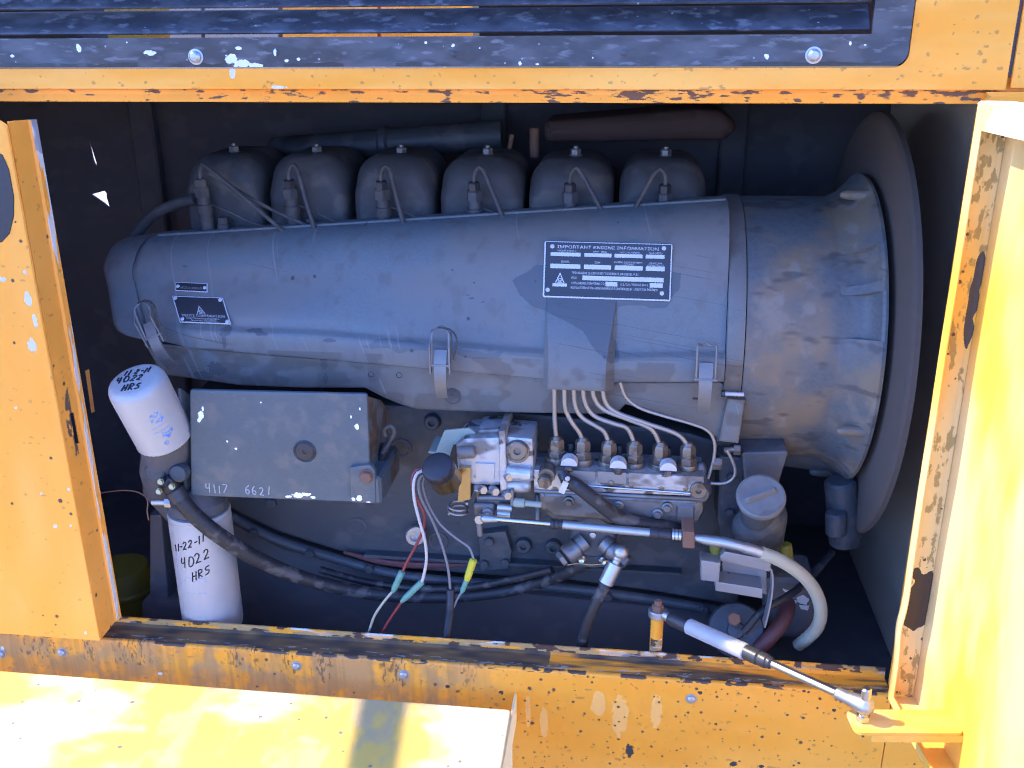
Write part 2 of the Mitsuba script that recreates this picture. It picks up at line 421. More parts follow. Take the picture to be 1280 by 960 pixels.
WET = [(-0.1361, 1.3181), (-0.1568, 1.3083), (-0.1673, 1.2962), (-0.1593, 1.2798), (-0.1407, 1.2684), (-0.1105, 1.2560), (-0.0814, 1.2437), (-0.0580, 1.2275), (-0.0378, 1.2086), (-0.0258, 1.1943), (-0.0165, 1.1934), (-0.0158, 1.2069), (-0.0198, 1.2263), (-0.0183, 1.2504), (-0.0210, 1.2646), (0.0152, 1.2680), (0.0579, 1.2716), (0.0705, 1.2883), (0.0690, 1.3172)]
WET2 = [(-0.3892, 1.2092), (-0.3574, 1.2152), (-0.2856, 1.2077), (-0.2144, 1.2039), (-0.1766, 1.2015), (-0.1814, 1.1940), (-0.2264, 1.1936), (-0.3100, 1.1982), (-0.3703, 1.2011)]


STAINS = [(a[0], a[1], rx, rz) for a, rx, rz in zip([(-0.5993, 1.2212), (-0.6010, 1.2061), (-0.5554, 1.2226), (-0.5408, 1.2193), (-0.4378, 1.2126), (-0.4531, 1.1731), (-0.4525, 1.1475), (-0.4490, 1.1283), (-0.6230, 1.1579), (-0.6475, 1.1466), (-0.6829, 1.3029), (-0.4080, 1.3622), (-0.6362, 1.3578), (-0.2306, 1.2725), (-0.2132, 1.2682), (-0.2363, 1.2771)], (.009, .003, .012, .009, .010, .006, .004, .006, .014, .02, .005, .002, .003, .004, .003, .003), (.007, .012, .003, .003, .003, .010, .010, .006, .012, .006, .0015, .003, .002, .0015, .001, .001))]


def c_cover(p, n, uv):
    x, y, z = p.x, p.y, p.z
    c = mix((0.118, 0.142, 0.152), (0.098, 0.118, 0.126), fbm(x * 10, y * 10, z * 10, 4))
    c = c * (0.90 + 0.20 * fbm(x * 320, y * 320, z * 320, 2))
    dust = smoothstep(0.38, 0.62, fbm(x * 5, z * 12, y * 4, 5))
    c = mix(c, (0.148, 0.138, 0.126), 0.75 * dust)
    c = mix(c, (0.095, 0.085, 0.078), 0.45 * smoothstep(0.52, 0.75, fbm(x * 60, z * 34, y * 50, 5)))
    c = mix(c, (0.118, 0.108, 0.092), dr.select((y > 0.1285) & (z < 1.2), 0.8, 0.0) * smoothstep(0.25, 0.55, fbm(x * 30, z * 30, y * 30, 5)))
    xx, zz = x + 0.010 * (noise(x * 60, z * 60) - 0.5), z + 0.010 * (noise(x * 60 + 9, z * 60) - 0.5)
    c = mix(c, (0.066, 0.080, 0.092), 0.85 * inside(xx, zz, WET))
    c = mix(c, (0.072, 0.088, 0.10), 0.7 * inside(xx, zz, WET2))
    c = mix(c, (0.060, 0.066, 0.074), 0.8 * flakes(x, z, STAINS, 0.7))
    c = mix(c, (0.05, 0.055, 0.06), 0.5 * smoothstep(0.86, 0.92, noise(x * 7 + z * 30, z * 420 + x * 60)) * smoothstep(0.5, 0.6, fbm(x * 6, z * 6, 9.0, 2)))
    c = mix(c, (0.19, 0.19, 0.185), 0.6 * smoothstep(0.88, 0.93, noise(x * 260 + z * 90, z * 9 + 4)) * smoothstep(0.5, 0.6, fbm(x * 5 + 7, z * 7, 2.0, 2)))
    c = mix(c, (0.05, 0.05, 0.055), dr.select(z > 1.16, 1.0, 0.0) * dots(x, z, 22, 0.06, 0.12))
    seam = smoothstep(0.56, 0.64, fbm(x * 20, z * 26, 1.0, 3)) * dr.select(z < 1.195, 1.0, 0.0)
    c = mix(c, (0.070, 0.062, 0.056), 0.5 * seam)
    return c


def c_fan(p, n, uv):
    x, y, z = p.x, p.y, p.z
    c = mix((0.105, 0.118, 0.126), (0.080, 0.090, 0.096), fbm(x * 12, y * 12, z * 12, 4))
    c = c * (0.86 + 0.28 * fbm(x * 260, y * 260, z * 260, 2))
    b = fbm(x * 13, z * 11, y * 11 + 3, 4)
    c = mix(c, (0.190, 0.142, 0.092), 0.9 * smoothstep(0.40, 0.66, b))
    c = mix(c, (0.20, 0.18, 0.15), 0.8 * smoothstep(0.52, 0.72, fbm(x * 48, z * 40 + 7, y * 40, 5)) * smoothstep(0.40, 0.6, b))
    c = mix(c, (0.05, 0.05, 0.055), 0.6 * smoothstep(0.6, 0.72, fbm(x * 22 + 5, z * 60, y * 20, 3)))
    return c


def c_block(p, n, uv):
    x, y, z = p.x, p.y, p.z
    c = mix((0.052, 0.061, 0.070), (0.038, 0.044, 0.050), fbm(x * 14, y * 14, z * 14, 4))
    c = mix(c, (0.085, 0.082, 0.082), 0.6 * smoothstep(0.55, 0.7, fbm(x * 30, y * 30, z * 30, 4)))
    c = mix(c, (0.02, 0.02, 0.022), 0.7 * smoothstep(0.58, 0.68, fbm(x * 10 + 3, y * 12, z * 7, 4)))
    return c


def c_head(p, n, uv):
    x, y, z = p.x, p.y, p.z
    c = mix((0.060, 0.062, 0.064), (0.042, 0.043, 0.045), fbm(x * 18, y * 18, z * 18, 4))
    return mix(c, (0.100, 0.090, 0.078), 0.6 * smoothstep(0.5, 0.68, fbm(x * 26, y * 26, z * 26, 4)))


BOX_WHITE = [(a[0], a[1], rx, rz) for a, rx, rz in zip([(-0.6187, 1.1153), (-0.6222, 1.1063), (-0.6151, 1.1243), (-0.3917, 1.1214), (-0.3844, 1.1068), (-0.3780, 1.1344), (-0.4814, 0.9911), (-0.4689, 0.9931), (-0.4965, 0.9876), (-0.4594, 0.9883), (-0.3941, 0.9933), (-0.3855, 0.9951), (-0.5830, 1.0735), (-0.5707, 1.0625), (-0.5250, 1.1381), (-0.3712, 0.9892)], (.004, .003, .002, .001, .003, .001, .008, .007, .005, .005, .003, .004, .0015, .0015, .001, .003), (.006, .004, .004, .002, .005, .002, .004, .003, .002, .002, .003, .005, .0015, .0015, .001, .002))]


def c_box(p, n, uv):
    x, y, z = p.x, p.y, p.z
    c = mix((0.078, 0.098, 0.106), (0.066, 0.082, 0.090), fbm(x * 12, y * 12, z * 12, 4))
    c = mix(c, (0.125, 0.118, 0.108), 0.7 * smoothstep(0.45, 0.7, fbm(x * 40, z * 40, y * 9, 5)))
    c = c * (0.90 + 0.20 * fbm(x * 300, y * 300, z * 300, 2))
    side = dr.select((x > -0.374) & (y > 0.068), 1.0, 0.0)
    c = mix(c, mix((0.13, 0.08, 0.045), (0.06, 0.045, 0.035), noise(y * 90, z * 90)), side * smoothstep(0.36, 0.5, fbm(y * 40, z * 30, 2.0, 4)))
    c = mix(c, (0.78, 0.80, 0.82), flakes(x, z, BOX_WHITE, 0.9) * dr.select(y < 0.066, 1.0, 0.0))
    return c


def c_alu(p, n, uv):
    x, y, z = p.x, p.y, p.z
    c = mix((0.50, 0.51, 0.52), (0.38, 0.39, 0.40), fbm(x * 30, y * 30, z * 30, 3))
    c = mix(c, (0.15, 0.12, 0.09), 0.8 * smoothstep(0.52, 0.68, fbm(x * 22, y * 22, z * 30 + 3, 4)))
    return mix(c, (0.06, 0.055, 0.05), 0.85 * smoothstep(0.62, 0.70, fbm(x * 50, y * 50, z * 50, 4)))


def r_alu(p, n, uv):
    return 0.30 + 0.35 * smoothstep(0.45, 0.66, fbm(p.x * 22, p.y * 22, p.z * 30 + 3, 4))


def c_pump(p, n, uv):
    x, y, z = p.x, p.y, p.z
    c = mix((0.20, 0.205, 0.21), (0.14, 0.145, 0.15), fbm(x * 26, y * 26, z * 26, 3))
    c = mix(c, (0.11, 0.095, 0.08), 0.8 * smoothstep(0.5, 0.64, fbm(x * 24 + 8, y * 24, z * 40, 4)))
    return c


def c_steel(p, n, uv):
    x, y, z = p.x, p.y, p.z
    c = mix((0.24, 0.20, 0.165), (0.16, 0.135, 0.105), fbm(x * 60, y * 60, z * 60, 3))
    return mix(c, (0.08, 0.065, 0.05), 0.7 * smoothstep(0.52, 0.66, fbm(x * 90, y * 90, z * 90, 3)))


def c_filter(p, n, uv):
    x, y, z = p.x, p.y, p.z
    c = mix((0.39, 0.375, 0.35), (0.36, 0.345, 0.32), fbm(x * 14, y * 14, z * 14, 3))
    c = mix(c, (0.35, 0.335, 0.31), 0.5 * smoothstep(0.58, 0.72, fbm(x * 24, y * 24, z * 36, 4)))
    return mix(c, (0.10, 0.10, 0.11), dots(x + y, z, 40, 0.05, 0.06))


def c_dark(p, n, uv):
    x, y, z = p.x, p.y, p.z
    c = mix((0.105, 0.100, 0.102), (0.080, 0.078, 0.080), fbm(x * 8, y * 8, z * 8, 4))
    return mix(c, (0.14, 0.125, 0.115), 0.4 * smoothstep(0.55, 0.7, fbm(x * 26, y * 26, z * 26, 3)))


def c_rubber(p, n, uv):
    x, y, z = p.x, p.y, p.z
    return mix((0.022, 0.022, 0.024), (0.075, 0.070, 0.068), smoothstep(0.5, 0.68, fbm(x * 60, y * 60, z * 60, 4)))


def c_ground(p, n, uv):
    x, y, z = p.x, p.y, p.z
    c = mix((0.34, 0.29, 0.22), (0.26, 0.22, 0.165), fbm(x * 1.5, y * 1.5, 0.0, 4))
    return mix(c, (0.40, 0.35, 0.28), 0.6 * smoothstep(0.55, 0.7, fbm(x * 40, y * 40, 0.0, 3)))


def b_cast(p, n, uv):
    return 0.0009 * fbm(p.x * 160, p.y * 160, p.z * 160, 2)


def b_sheet(p, n, uv):
    return 0.0035 * noise(p.x * 14, p.y * 14, p.z * 14) + 0.0004 * fbm(p.x * 240, p.y * 240, p.z * 240, 2)


MATS = {
    'yellow_paint': bsdf(proc(c_yellow), 0.46, spec=0.28, bump=b_sheet, eps=2e-3),
    'left_door_paint': bsdf(proc(c_left_door), 0.46, spec=0.28, bump=b_sheet, eps=2e-3),
    'right_door_paint': bsdf(proc(c_right_door), 0.5, spec=0.35, bump=b_sheet, eps=2e-3),
    'deck_paint': bsdf(proc(c_deck), 0.6, spec=0.3),
    'black_paint': bsdf(proc(c_black), 0.36, spec=0.5, bump=b_sheet, eps=2e-3),
    'cover_paint': bsdf(proc(c_cover), 0.48, spec=0.45, bump=b_sheet, eps=2e-3),
    'fan_paint': bsdf(proc(c_fan), 0.55, spec=0.4, bump=b_cast),
    'block_paint': bsdf(proc(c_block), 0.5, spec=0.45, bump=b_cast),
    'head_paint': bsdf(proc(c_head), 0.6, spec=0.35, bump=b_cast),
    'box_paint': bsdf(proc(c_box), 0.42, spec=0.45, bump=b_sheet, eps=2e-3),
    'aluminium': bsdf(proc(c_alu), proc(r_alu), metal=0.55, bump=b_cast),
    'pump_metal': bsdf(proc(c_pump), 0.42, metal=0.6),
    'brown_steel': bsdf(proc(c_steel), 0.42, metal=0.7),
    'filter_paint': bsdf(proc(c_filter), 0.30, spec=0.5),
    'dark_paint': bsdf(proc(c_dark), 0.7, spec=0.25),
    'rubber': bsdf(proc(c_rubber), 0.5, spec=0.4),
    'gravel': bsdf(proc(c_ground), 0.9, spec=0.2),
    'bright_steel': bsdf((0.56, 0.56, 0.56), 0.25, metal=1.0),
    'pipe_steel': bsdf((0.33, 0.31, 0.28), 0.42, metal=0.7),
    'zinc': bsdf((0.42, 0.43, 0.44), 0.40, metal=0.85),
    'gold_zinc': bsdf((0.40, 0.29, 0.15), 0.26, metal=0.95),
    'black_plastic': bsdf((0.025, 0.026, 0.030), 0.4),
    'plate_black': bsdf((0.020, 0.021, 0.026), 0.35),
    'plate_silver': bsdf((0.48, 0.49, 0.50), 0.45, metal=0.25),
    'white_paint': bsdf((0.34, 0.34, 0.335), 0.45),
    'ink': bsdf((0.012, 0.012, 0.016), 0.6),
    'blue_print': bsdf((0.10, 0.24, 0.55), 0.5),
    'grey_label': bsdf((0.22, 0.215, 0.20), 0.5, metal=0.3),
    'green_paint': bsdf((0.24, 0.28, 0.23), 0.5),
    'teal_plastic': bsdf((0.10, 0.25, 0.20), 0.35),
    'yellow_plastic': bsdf((0.50, 0.46, 0.04), 0.35),
    'red_plastic': bsdf((0.20, 0.03, 0.035), 0.4),
    'dark_red': bsdf((0.085, 0.030, 0.030), 0.6),
    'white_wire': bsdf((0.42, 0.40, 0.36), 0.45),
    'grey_wire': bsdf((0.16, 0.16, 0.17), 0.45),
    'cream_hose': bsdf((0.34, 0.335, 0.25), 0.42),
    'rust_metal': bsdf((0.16, 0.085, 0.055), 0.75),
    'brown_duct': bsdf((0.048, 0.031, 0.028), 0.85),
    'flare_wall': bsdf((0.46, 0.38, 0.28), 0.9, spec=0.2),  # paler than the other bay walls: lens flare put into the colour
    'latch_steel': bsdf((0.18, 0.178, 0.172), 0.45, metal=0.5),
    'bracket_zinc': bsdf((0.26, 0.265, 0.27), 0.45, metal=0.5),
    'olive_paint': bsdf((0.17, 0.155, 0.02), 0.55),
    'ring_grey': bsdf((0.085, 0.070, 0.060), 0.95, spec=0.1),
}
scene.update(MATS)

# ------------------------------------------------------------------ ground
gx = np.linspace(-1, 1, 41)
gx = np.sign(gx) * (np.abs(gx) ** 2.5) * 150
G = np.array([(a, b, 0.02 * math.sin(a * 1.3) * math.sin(b * 1.1)) for b in gx for a in gx])
gi = np.array([(r * 41 + c, r * 41 + c + 1, (r + 1) * 41 + c + 1, (r + 1) * 41 + c) for r in range(40) for c in range(40)])
add('ground', trimesh.Trimesh(G, np.vstack([gi[:, [0, 1, 2]], gi[:, [0, 2, 3]]]), process=False), 'gravel', smooth=True, kind='structure')

# ------------------------------------------------------------------ machine body
B = thing('machine_body', 'weathered orange-yellow machine body round the open engine bay', 'machine')
hole = Polygon(rrect(-1.45, 0.302, 1.601, 1.93, 0.016, 6))
add('header_panel', prism(sbox(-1.50, 1.577, 0.411, 2.0).difference(hole), 'xz', 0.0, 0.004), 'yellow_paint', B)
prof = [(0.0, 1.577), (0.038, 1.5775), (0.038, 1.5605 + 0.0012), (0.0405, 1.5605 + 0.0012), (0.0405, 1.581), (0.0045, 1.581), (0.0, 1.5795)]
add('header_lip', [prism([(0.0012, 1.5765), (0.0118, 1.5765), (0.0118, 1.5792), (0.0045, 1.5792)], 'yz', -1.50, 0.4105), prism([(0.0122, 1.5612), (0.0130, 1.5606), (0.0150, 1.5606), (0.0158, 1.5612), (0.0158, 1.5902), (0.0122, 1.5902)], 'yz', -1.50, 0.440)], 'yellow_paint', B)
add('corner_panel', prism([(0.4165, 1.579), (1.0, 1.579), (1.0, 2.0), (0.4165, 2.0)], 'xz', 0.001, 0.005), 'yellow_paint', B)
add('door_post', prism([(0.3925, 0.30), (1.0, 0.30), (1.0, 1.5745), (0.3925, 1.5745)], 'xz', 0.002, 0.030), 'yellow_paint', B)

# sill: a bent sheet with an upturned lip
sill = [(0.0, 0.30), (0.0, 0.746), (0.0006, 0.749), (0.002, 0.7506), (0.005, 0.7512), (0.040, 0.7488), (0.0425, 0.7495), (0.0432, 0.752), (0.0436, 0.7632), (0.0448, 0.7640), (0.0468, 0.7640), (0.0480, 0.7630), (0.0480, 0.740), (0.0045, 0.742), (0.0045, 0.30)]
xs = np.concatenate([[-1.50], np.linspace(-0.82, 0.386, 80), [0.3905]])
V = []
for x in xs:
    for a, c in sill:
        w = 0.0016 * (meshkit.noise(np.array([x * 16, 0.3, 1.7])) - 0.5) if 0.74 < c < 0.7475 or c > 0.756 else 0
        V.append((x, a + w * 0.6, c + w))
n = len(sill)
F = []
for k in range(len(xs) - 1):
    for i in range(n):
        j = (i + 1) % n
        F += [(k * n + i, k * n + j, (k + 1) * n + j), (k * n + i, (k + 1) * n + j, (k + 1) * n + i)]
cap = cap_of(sill)
F += [tuple(t) for t in cap] + [tuple(t[::-1] + (len(xs) - 1) * n) for t in cap]
add('sill', fixed(trimesh.Trimesh(np.array(V), np.array(F), process=False)), 'yellow_paint', B, label='scraped orange sill with black mottling in its trough and rust spots on its face', smooth=40)
for q in [(-0.9769, 0.0000, 0.7104), (-0.8711, 0.0000, 0.7220), (-0.4866, 0.0000, 0.7285), (-0.3187, 0.0000, 0.7267), (0.1109, 0.0000, 0.7211)]:
    p = np.array(q)
    add('sill_bolt', [lathe(p + v3(0, 0.002, 0), (0, -1, 0), [(0, 0.0085), (0.003, 0.0085), (0.0032, 0.0065), (0.006, 0.0060), (0.0078, 0.0040), (0.0083, 0.0001)], 20)], 'zinc', B)

# louvre grille: frame strip, blades, bolts
L = add('louvre_grille', [prism(Polygon(rrect(-1.448, 0.300, 1.603, 1.928, 0.015, 6)).difference(unary_union([sbox(-1.40, 1.6375 + 0.066 * k - 0.0005, 0.258, 1.6375 + 0.066 * k + 0.062) for k in range(4)])), 'xz', -0.003, 0.002)], 'black_paint', B, label='black louvred grille with chipped paint')
for k in range(9):
    z = 1.6415 + 0.0295 * k
    sec = [(0.002, z + 0.0005), (0.0035, z - 0.001), (0.028, z + 0.0240), (0.0275, z + 0.0268), (0.0255, z + 0.0255), (0.004, z + 0.0035)]
    add('louvre_blade', prism(sec, 'yz', -1.42, 0.2565 - 0.0008 * (k % 3)), 'black_paint', L)
for q in [(-0.5366, -0.0030, 1.6149), (0.1971, -0.0030, 1.6146)]:
    p = np.array(q)
    c = [lathe(p, (0, -1, 0), [(-0.002, 0.0095), (0.0010, 0.0095), (0.0014, 0.0088)], 28), lathe(p, (0, -1, 0), [(0.0015, 0.0072), (0.0045, 0.0070), (0.007, 0.0045), (0.0075, 0.0001)], 24)]
    add('grille_bolt', c, 'zinc', L)
for q in [(-0.2171, -0.0030, 1.6167), (-0.0168, -0.0030, 1.6179), (-0.4348, -0.0030, 1.6192)]:
    p = np.array(q)
    add('rivet', lathe(p, (0, -1, 0), [(-0.001, 0.004), (0.0008, 0.0038), (0.0016, 0.0022), (0.0017, 0.0001)], 16), 'black_paint', L)

# enclosure of the bay
hole1 = [(-1.141, 1.317), (-1.110, 1.325), (-1.1065, 1.320), (-1.1075, 1.312), (-1.1040, 1.289), (-1.117, 1.300)]
hole2 = [(-1.128, 1.430), (-1.1255, 1.421), (-1.119, 1.385), (-1.120, 1.372), (-1.125, 1.388)]
wall = sbox(-1.50, 0.30, 1.0, 1.5985).difference(Polygon(hole1)).difference(Polygon(hole2))
add('rear_wall', prism(wall, 'xz', 0.75, 0.754), 'dark_paint', B)
for xr in (-1.02, -0.30, 0.16):
    add('wall_rib', box(xr, xr + 0.05, 0.722, 0.7495, 0.622, 1.588, 0.004), 'dark_paint', B)
add('wall_rail', box(-1.48, 0.465, 0.735, 0.7497, 1.505, 1.530, 0.003), 'dark_paint', B)
add('bay_floor', box(-1.49, 0.99, 0.052, 0.748, 0.60, 0.62), 'dark_paint', B)
add('seam_backing', box(0.404, 0.428, 0.0062, 0.0108, 1.5905, 2.0), 'dark_paint', B)  # added strip that stops daylight leaking through the header seam
add('bay_roof', box(-1.49, 0.99, 0.0165, 1.05, 1.5905, 1.5985), 'dark_paint', B)
add('left_bulkhead', box(-1.50, -1.492, 0.006, 1.05, 0.30, 2.0), 'dark_paint', B)
add('right_bulkhead', box(0.470, 0.476, 0.034, 0.748, 0.622, 1.588), 'flare_wall', B)
add('outer_wall', box(0.992, 1.0, 0.032, 1.05, 0.30, 2.0), 'yellow_paint', B)
add('outer_wall', prism(sbox(-1.49, 1.60, 0.99, 2.0), 'xz', 1.046, 1.050), 'yellow_paint', B)
# upper compartment behind the louvres
add('slot_darkener', box(-0.215, 0.40, 0.12, 0.60, 1.600, 1.95, 0.01), 'dark_paint', B)  # added dark block that keeps the right-hand slots dark
add('inner_screen', box(-1.46, -0.775, 0.16, 0.24, 1.600, 1.95, 0.006), 'dark_paint', B)
for xa, xb, m in ((-0.79, -0.735, 'white_paint'), (-0.728, -0.60, 'white_paint'), (-0.592, -0.43, 'yellow_paint'), (-0.424, -0.25, 'yellow_paint')):
    add('inner_shroud', hull([(x, y, z) for x in (xa, xb) for y, z in ((0.46, 1.600), (0.50, 1.76), (0.505, 1.76), (0.505, 1.600))]), m, B)

# fender plate in front of the sill, unseen arm added to cast its shadow stripe
dk = Polygon([(-1.50, -0.052), (-0.1505, -0.052), (-0.139, -0.62), (-1.50, -0.62)])
add('fender_plate', slab(rounded([(-1.60, -0.052), (-0.1500, -0.052), (-0.1405, -0.62), (-1.60, -0.62)], 0.004), 'xy', 0.719, 0.713, 0.002), 'deck_paint', B, label='sunlit pale yellow fender plate with a dark shadow stripe across it')
add('fender_edge', [box(-0.1500, -0.1465, -0.60, -0.058, 0.40, 0.7115), box(-0.1500, -0.1465, -0.058, -0.001, 0.66, 0.7095)], 'deck_paint', B)
add('shadow_arm', [hull([(a, b, c) for a, b in ((-1.398, -0.003), (-1.338, -0.003), (-1.330, -0.62), (-1.258, -0.62)) for c in (1.775, 1.783)])], 'yellow_paint', B)

# ------------------------------------------------------------------ left door (closed)
D = thing('access_door', 'closed orange side door at left edge with white paint chips and a latch slot', 'door')
zb, zt = 0.7735, 1.5415
add('door_skin', slab(rounded([(-1.40, zb), (-0.7805, zb), (-0.7805, zt - 0.006), (-0.790, zt), (-0.80, 1.5520), (-0.835, 1.5565), (-1.40, 1.5565)], 0.003), 'xz', -0.035, -0.0315, 0.0025), 'left_door_paint', D)
fl = Polygon([(-0.0330, zb + 0.001), (0.025, zb + 0.004), (0.025, zt - 0.004), (-0.028, zt - 0.002)])
fl = fl.difference(Polygon([(-0.0085, 1.090), (0.0035, 1.086), (0.0035, 1.134), (-0.0085, 1.137)]))
add('door_flange', prism(fl, 'yz', -0.7835, -0.7808), 'left_door_paint', D)
add('flange_rib', prism([(-0.7812, 0.012), (-0.7775, 0.0145), (-0.7765, 0.025), (-0.7788, 0.0252), (-0.7812, 0.020)], 'xy', zb + 0.004, zt - 0.004), 'left_door_paint', D)
add('latch_tongue', slab([(-0.7698, 1.1886), (-0.7633, 1.1913), (-0.7655, 1.1258), (-0.7709, 1.1230)], 'xz', 0.027, 0.029, 0.0006), 'gold_zinc', D)
wn = rounded([(-0.8605, 1.5023), (-0.7932, 1.5008), (-0.7874, 1.4810), (-0.7874, 1.4477), (-0.7925, 1.4219), (-0.8027, 1.3989), (-0.8162, 1.3870), (-0.8870, 1.3835)], 0.004)
add('dark_inset', slab(wn, 'xz', -0.0365, -0.0352, 0.0008), 'black_plastic', D)  # black sheet raised on the door skin

# ------------------------------------------------------------------ right door (swung open past a right angle)
R = thing('access_door', 'open yellow side door at right, its dusty inner face in full sun', 'door')
ta = math.radians(6.3)
dn, dd = v3(-math.cos(ta), -math.sin(ta), 0), v3(math.sin(ta), -math.cos(ta), 0)   # inward normal; along the leaf, away from the hinge
A0 = v3(0.3765, -0.0200, 0)
dep = 0.036


def dplace(mesh):
    """Door coordinates: a along the leaf, b inwards from the lip's plane towards the skin (0 lip, dep skin), z up."""
    m = np.eye(4)
    m[:3, 0], m[:3, 1], m[:3, 3] = dd, -dn, A0
    q = mesh.copy()
    q.apply_transform(m)
    return fixed(q)


def dpt(a, b, z):
    return A0 + dd * a - dn * b + v3(0, 0, z)


Z0, Z1, LEN = 0.770, 1.566, 0.62
# skin: a gently dented sheet
na, nz = 46, 60
av, zv = np.linspace(0.0, LEN, na), np.linspace(Z0 - 0.004, Z1 - 0.002, nz)
V = []
for s in (0, 0.003):
    for z in zv:
        for a in av:
            edge = min(a / 0.05, 1) * min((LEN - a) / 0.05, 1) * min((z - zv[0]) / 0.05, 1) * min((zv[-1] - z) / 0.05, 1)
            w = 0.010 * (meshkit.fbm(np.array([a * 6, z * 4.5, 2.0]), 2) - 0.5) + 0.010 * math.exp(-((a - 0.20 - 0.10 * (1.2 - z)) / 0.035) ** 2) * (1 if z < 1.15 else math.exp(-((z - 1.15) / 0.1) ** 2))
            V.append((a, dep + s - w * edge, z))
F = []
N = na * nz
for i in range(nz - 1):
    for j in range(na - 1):
        q = i * na + j
        F += [(q, q + 1, q + na + 1), (q, q + na + 1, q + na), (N + q, N + q + na + 1, N + q + 1), (N + q, N + q + na, N + q + na + 1)]
rim = list(range(na)) + [na * k + na - 1 for k in range(1, nz)] + [na * (nz - 1) + k for k in range(na - 2, -1, -1)] + [na * k for k in range(nz - 2, 0, -1)]
for a, b in zip(rim, rim[1:] + rim[:1]):
    F += [(a, N + b, b), (a, N + a, N + b)]
add('door_skin', dplace(trimesh.Trimesh(np.array(V), np.array(F), process=False)), 'right_door_paint', R, smooth=40)
# hinge side flange with its lip, slightly buckled
zz = np.linspace(Z0 + 0.0, Z1 - 0.003, 50)


def wav(z):
    lowdent = -math.exp(-((z - 0.88) / 0.03) ** 2) * 0.004
    return 0.003 * (meshkit.noise(np.array([z * 11, 3.1, 0.2])) - 0.5) + lowdent


sec = [(0.0, 0.003), (0.0010, 0.0008), (0.0032, 0.0), (0.0180, 0.0), (0.0190, 0.0008), (0.0190, 0.0018), (0.0182, 0.0026), (0.0040, 0.0026), (0.0028, 0.0036), (0.0026, 0.029), (0.0042, 0.0318), (0.0046, dep - 0.0005), (0.0002, dep - 0.0005)]
V, F = [], []
for z in zz:
    for a, b in sec:
        V.append((a + wav(z) * (0.4 if b > 0.03 else 1), b + 0.5 * wav(z) * (b < 0.028), z))
n = len(sec)
for k in range(len(zz) - 1):
    for i in range(n):
        j = (i + 1) % n
        F += [(k * n + i, k * n + j, (k + 1) * n + j), (k * n + i, (k + 1) * n + j, (k + 1) * n + i)]
cap = cap_of(sec)
F += [tuple(t) for t in cap] + [tuple(t[::-1] + (len(zz) - 1) * n) for t in cap]
add('door_flange', dplace(trimesh.Trimesh(np.array(V), np.array(F), process=False)), 'right_door_paint', R, smooth=35, label='buckled hinge side flange with rust scars, in shade')
sec2 = [(0.0, Z1 - 0.030), (0.0025, Z1 - 0.030), (0.0026, Z1 - 0.003), (dep + 0.002, Z1 - 0.003), (dep + 0.003, Z1), (0.003, Z1 + 0.0006), (0.0004, Z1 - 0.002)]
add('top_flange', dplace(prism([(b, z) for b, z in sec2], 'yz', 0.0195, LEN)), 'right_door_paint', R)
add('corner_gusset', dplace(prism([(b, z) for b, z in ((0.0, Z1 - 0.003), (dep + 0.002, Z1 - 0.003), (dep + 0.003, Z1), (0.003, Z1 + 0.0006), (0.0004, Z1 - 0.002))], 'yz', 0.001, 0.0193)), 'right_door_paint', R)
sec3 = [(0.0, Z0 - 0.0045), (dep + 0.001, Z0 - 0.0045), (dep + 0.001, Z0 - 0.0015), (0.0025, Z0 - 0.0015), (0.0022, Z0 + 0.008), (0.0, Z0 + 0.008)]
add('bottom_flange', dplace(prism([(b, z) for b, z in sec3], 'yz', 0.006, LEN)), 'right_door_paint', R)
# bracket that carries the stay
S1 = v3(0.311, -0.150, 0.842)
br = [(-0.176, -0.026), (-0.168, -0.032), (dep + 0.0, -0.032)]
a_c = float((S1 - A0) @ dd)
b_c = float(-(S1 - A0) @ dn)
pl = rounded([(a_c - 0.020, b_c - 0.016), (a_c + 0.024, b_c - 0.016), (a_c + 0.024, dep + 0.004), (a_c - 0.020, dep + 0.004)], 0.010)
brk = [prism(pl, 'xy', 0.8195, 0.8235), box(a_c + 0.0205, a_c + 0.0245, b_c + 0.004, dep + 0.004, 0.809, 0.8190, 0.001)]
add('stay_bracket', dplace(trimesh.util.concatenate(brk)), 'right_door_paint', R, label='yellow bracket holding the end of the stay')
hc = []
for zc in (0.90, 1.43):
    hc.append(cyl(dpt(-0.009, 0.040, zc - 0.035), dpt(-0.009, 0.040, zc + 0.035), 0.006, 14, 0.001))
add('hinge', hc[0], 'right_door_paint', R)
add('hinge', hc[1], 'right_door_paint', R)

# ------------------------------------------------------------------ gas strut that holds the door
K = thing('gas_strut', 'white cylinder door stay with bright rod running from sill post to open door', 'gas strut')
K0 = v3(*(0.0587, 0.0640, 0.8216))
k0, k1 = K0 + v3(0.006, -0.004, 0.001), S1 + v3(-0.006, 0.004, 0.004)
kd = unit(k1 - k0)
kl = np.linalg.norm(k1 - k0)
KP = lambda f: k0 + kd * kl * f
add('end_eye', [lathe(K0 + v3(0, 0, -0.006), (0, 0, 1), [(0, 0.0125), (0.0015, 0.014), (0.0105, 0.014), (0.012, 0.0125)], 28), cyl(KP(0.02), KP(0.07), 0.0075, 16)], 'zinc', K)
add('dark_collar', lathe(KP(0.05), kd, [(0, 0.0095), (0.004, 0.0108), (0.028, 0.0112), (0.0335, 0.0100)], 24), 'black_plastic', K)
add('cylinder', lathe(KP(0.155), kd, [(0, 0.010), (0.002, 0.0117), (kl * 0.315 - 0.002, 0.0117), (kl * 0.315, 0.010)], 32), 'white_paint', K, label='scuffed white cylinder of the strut')
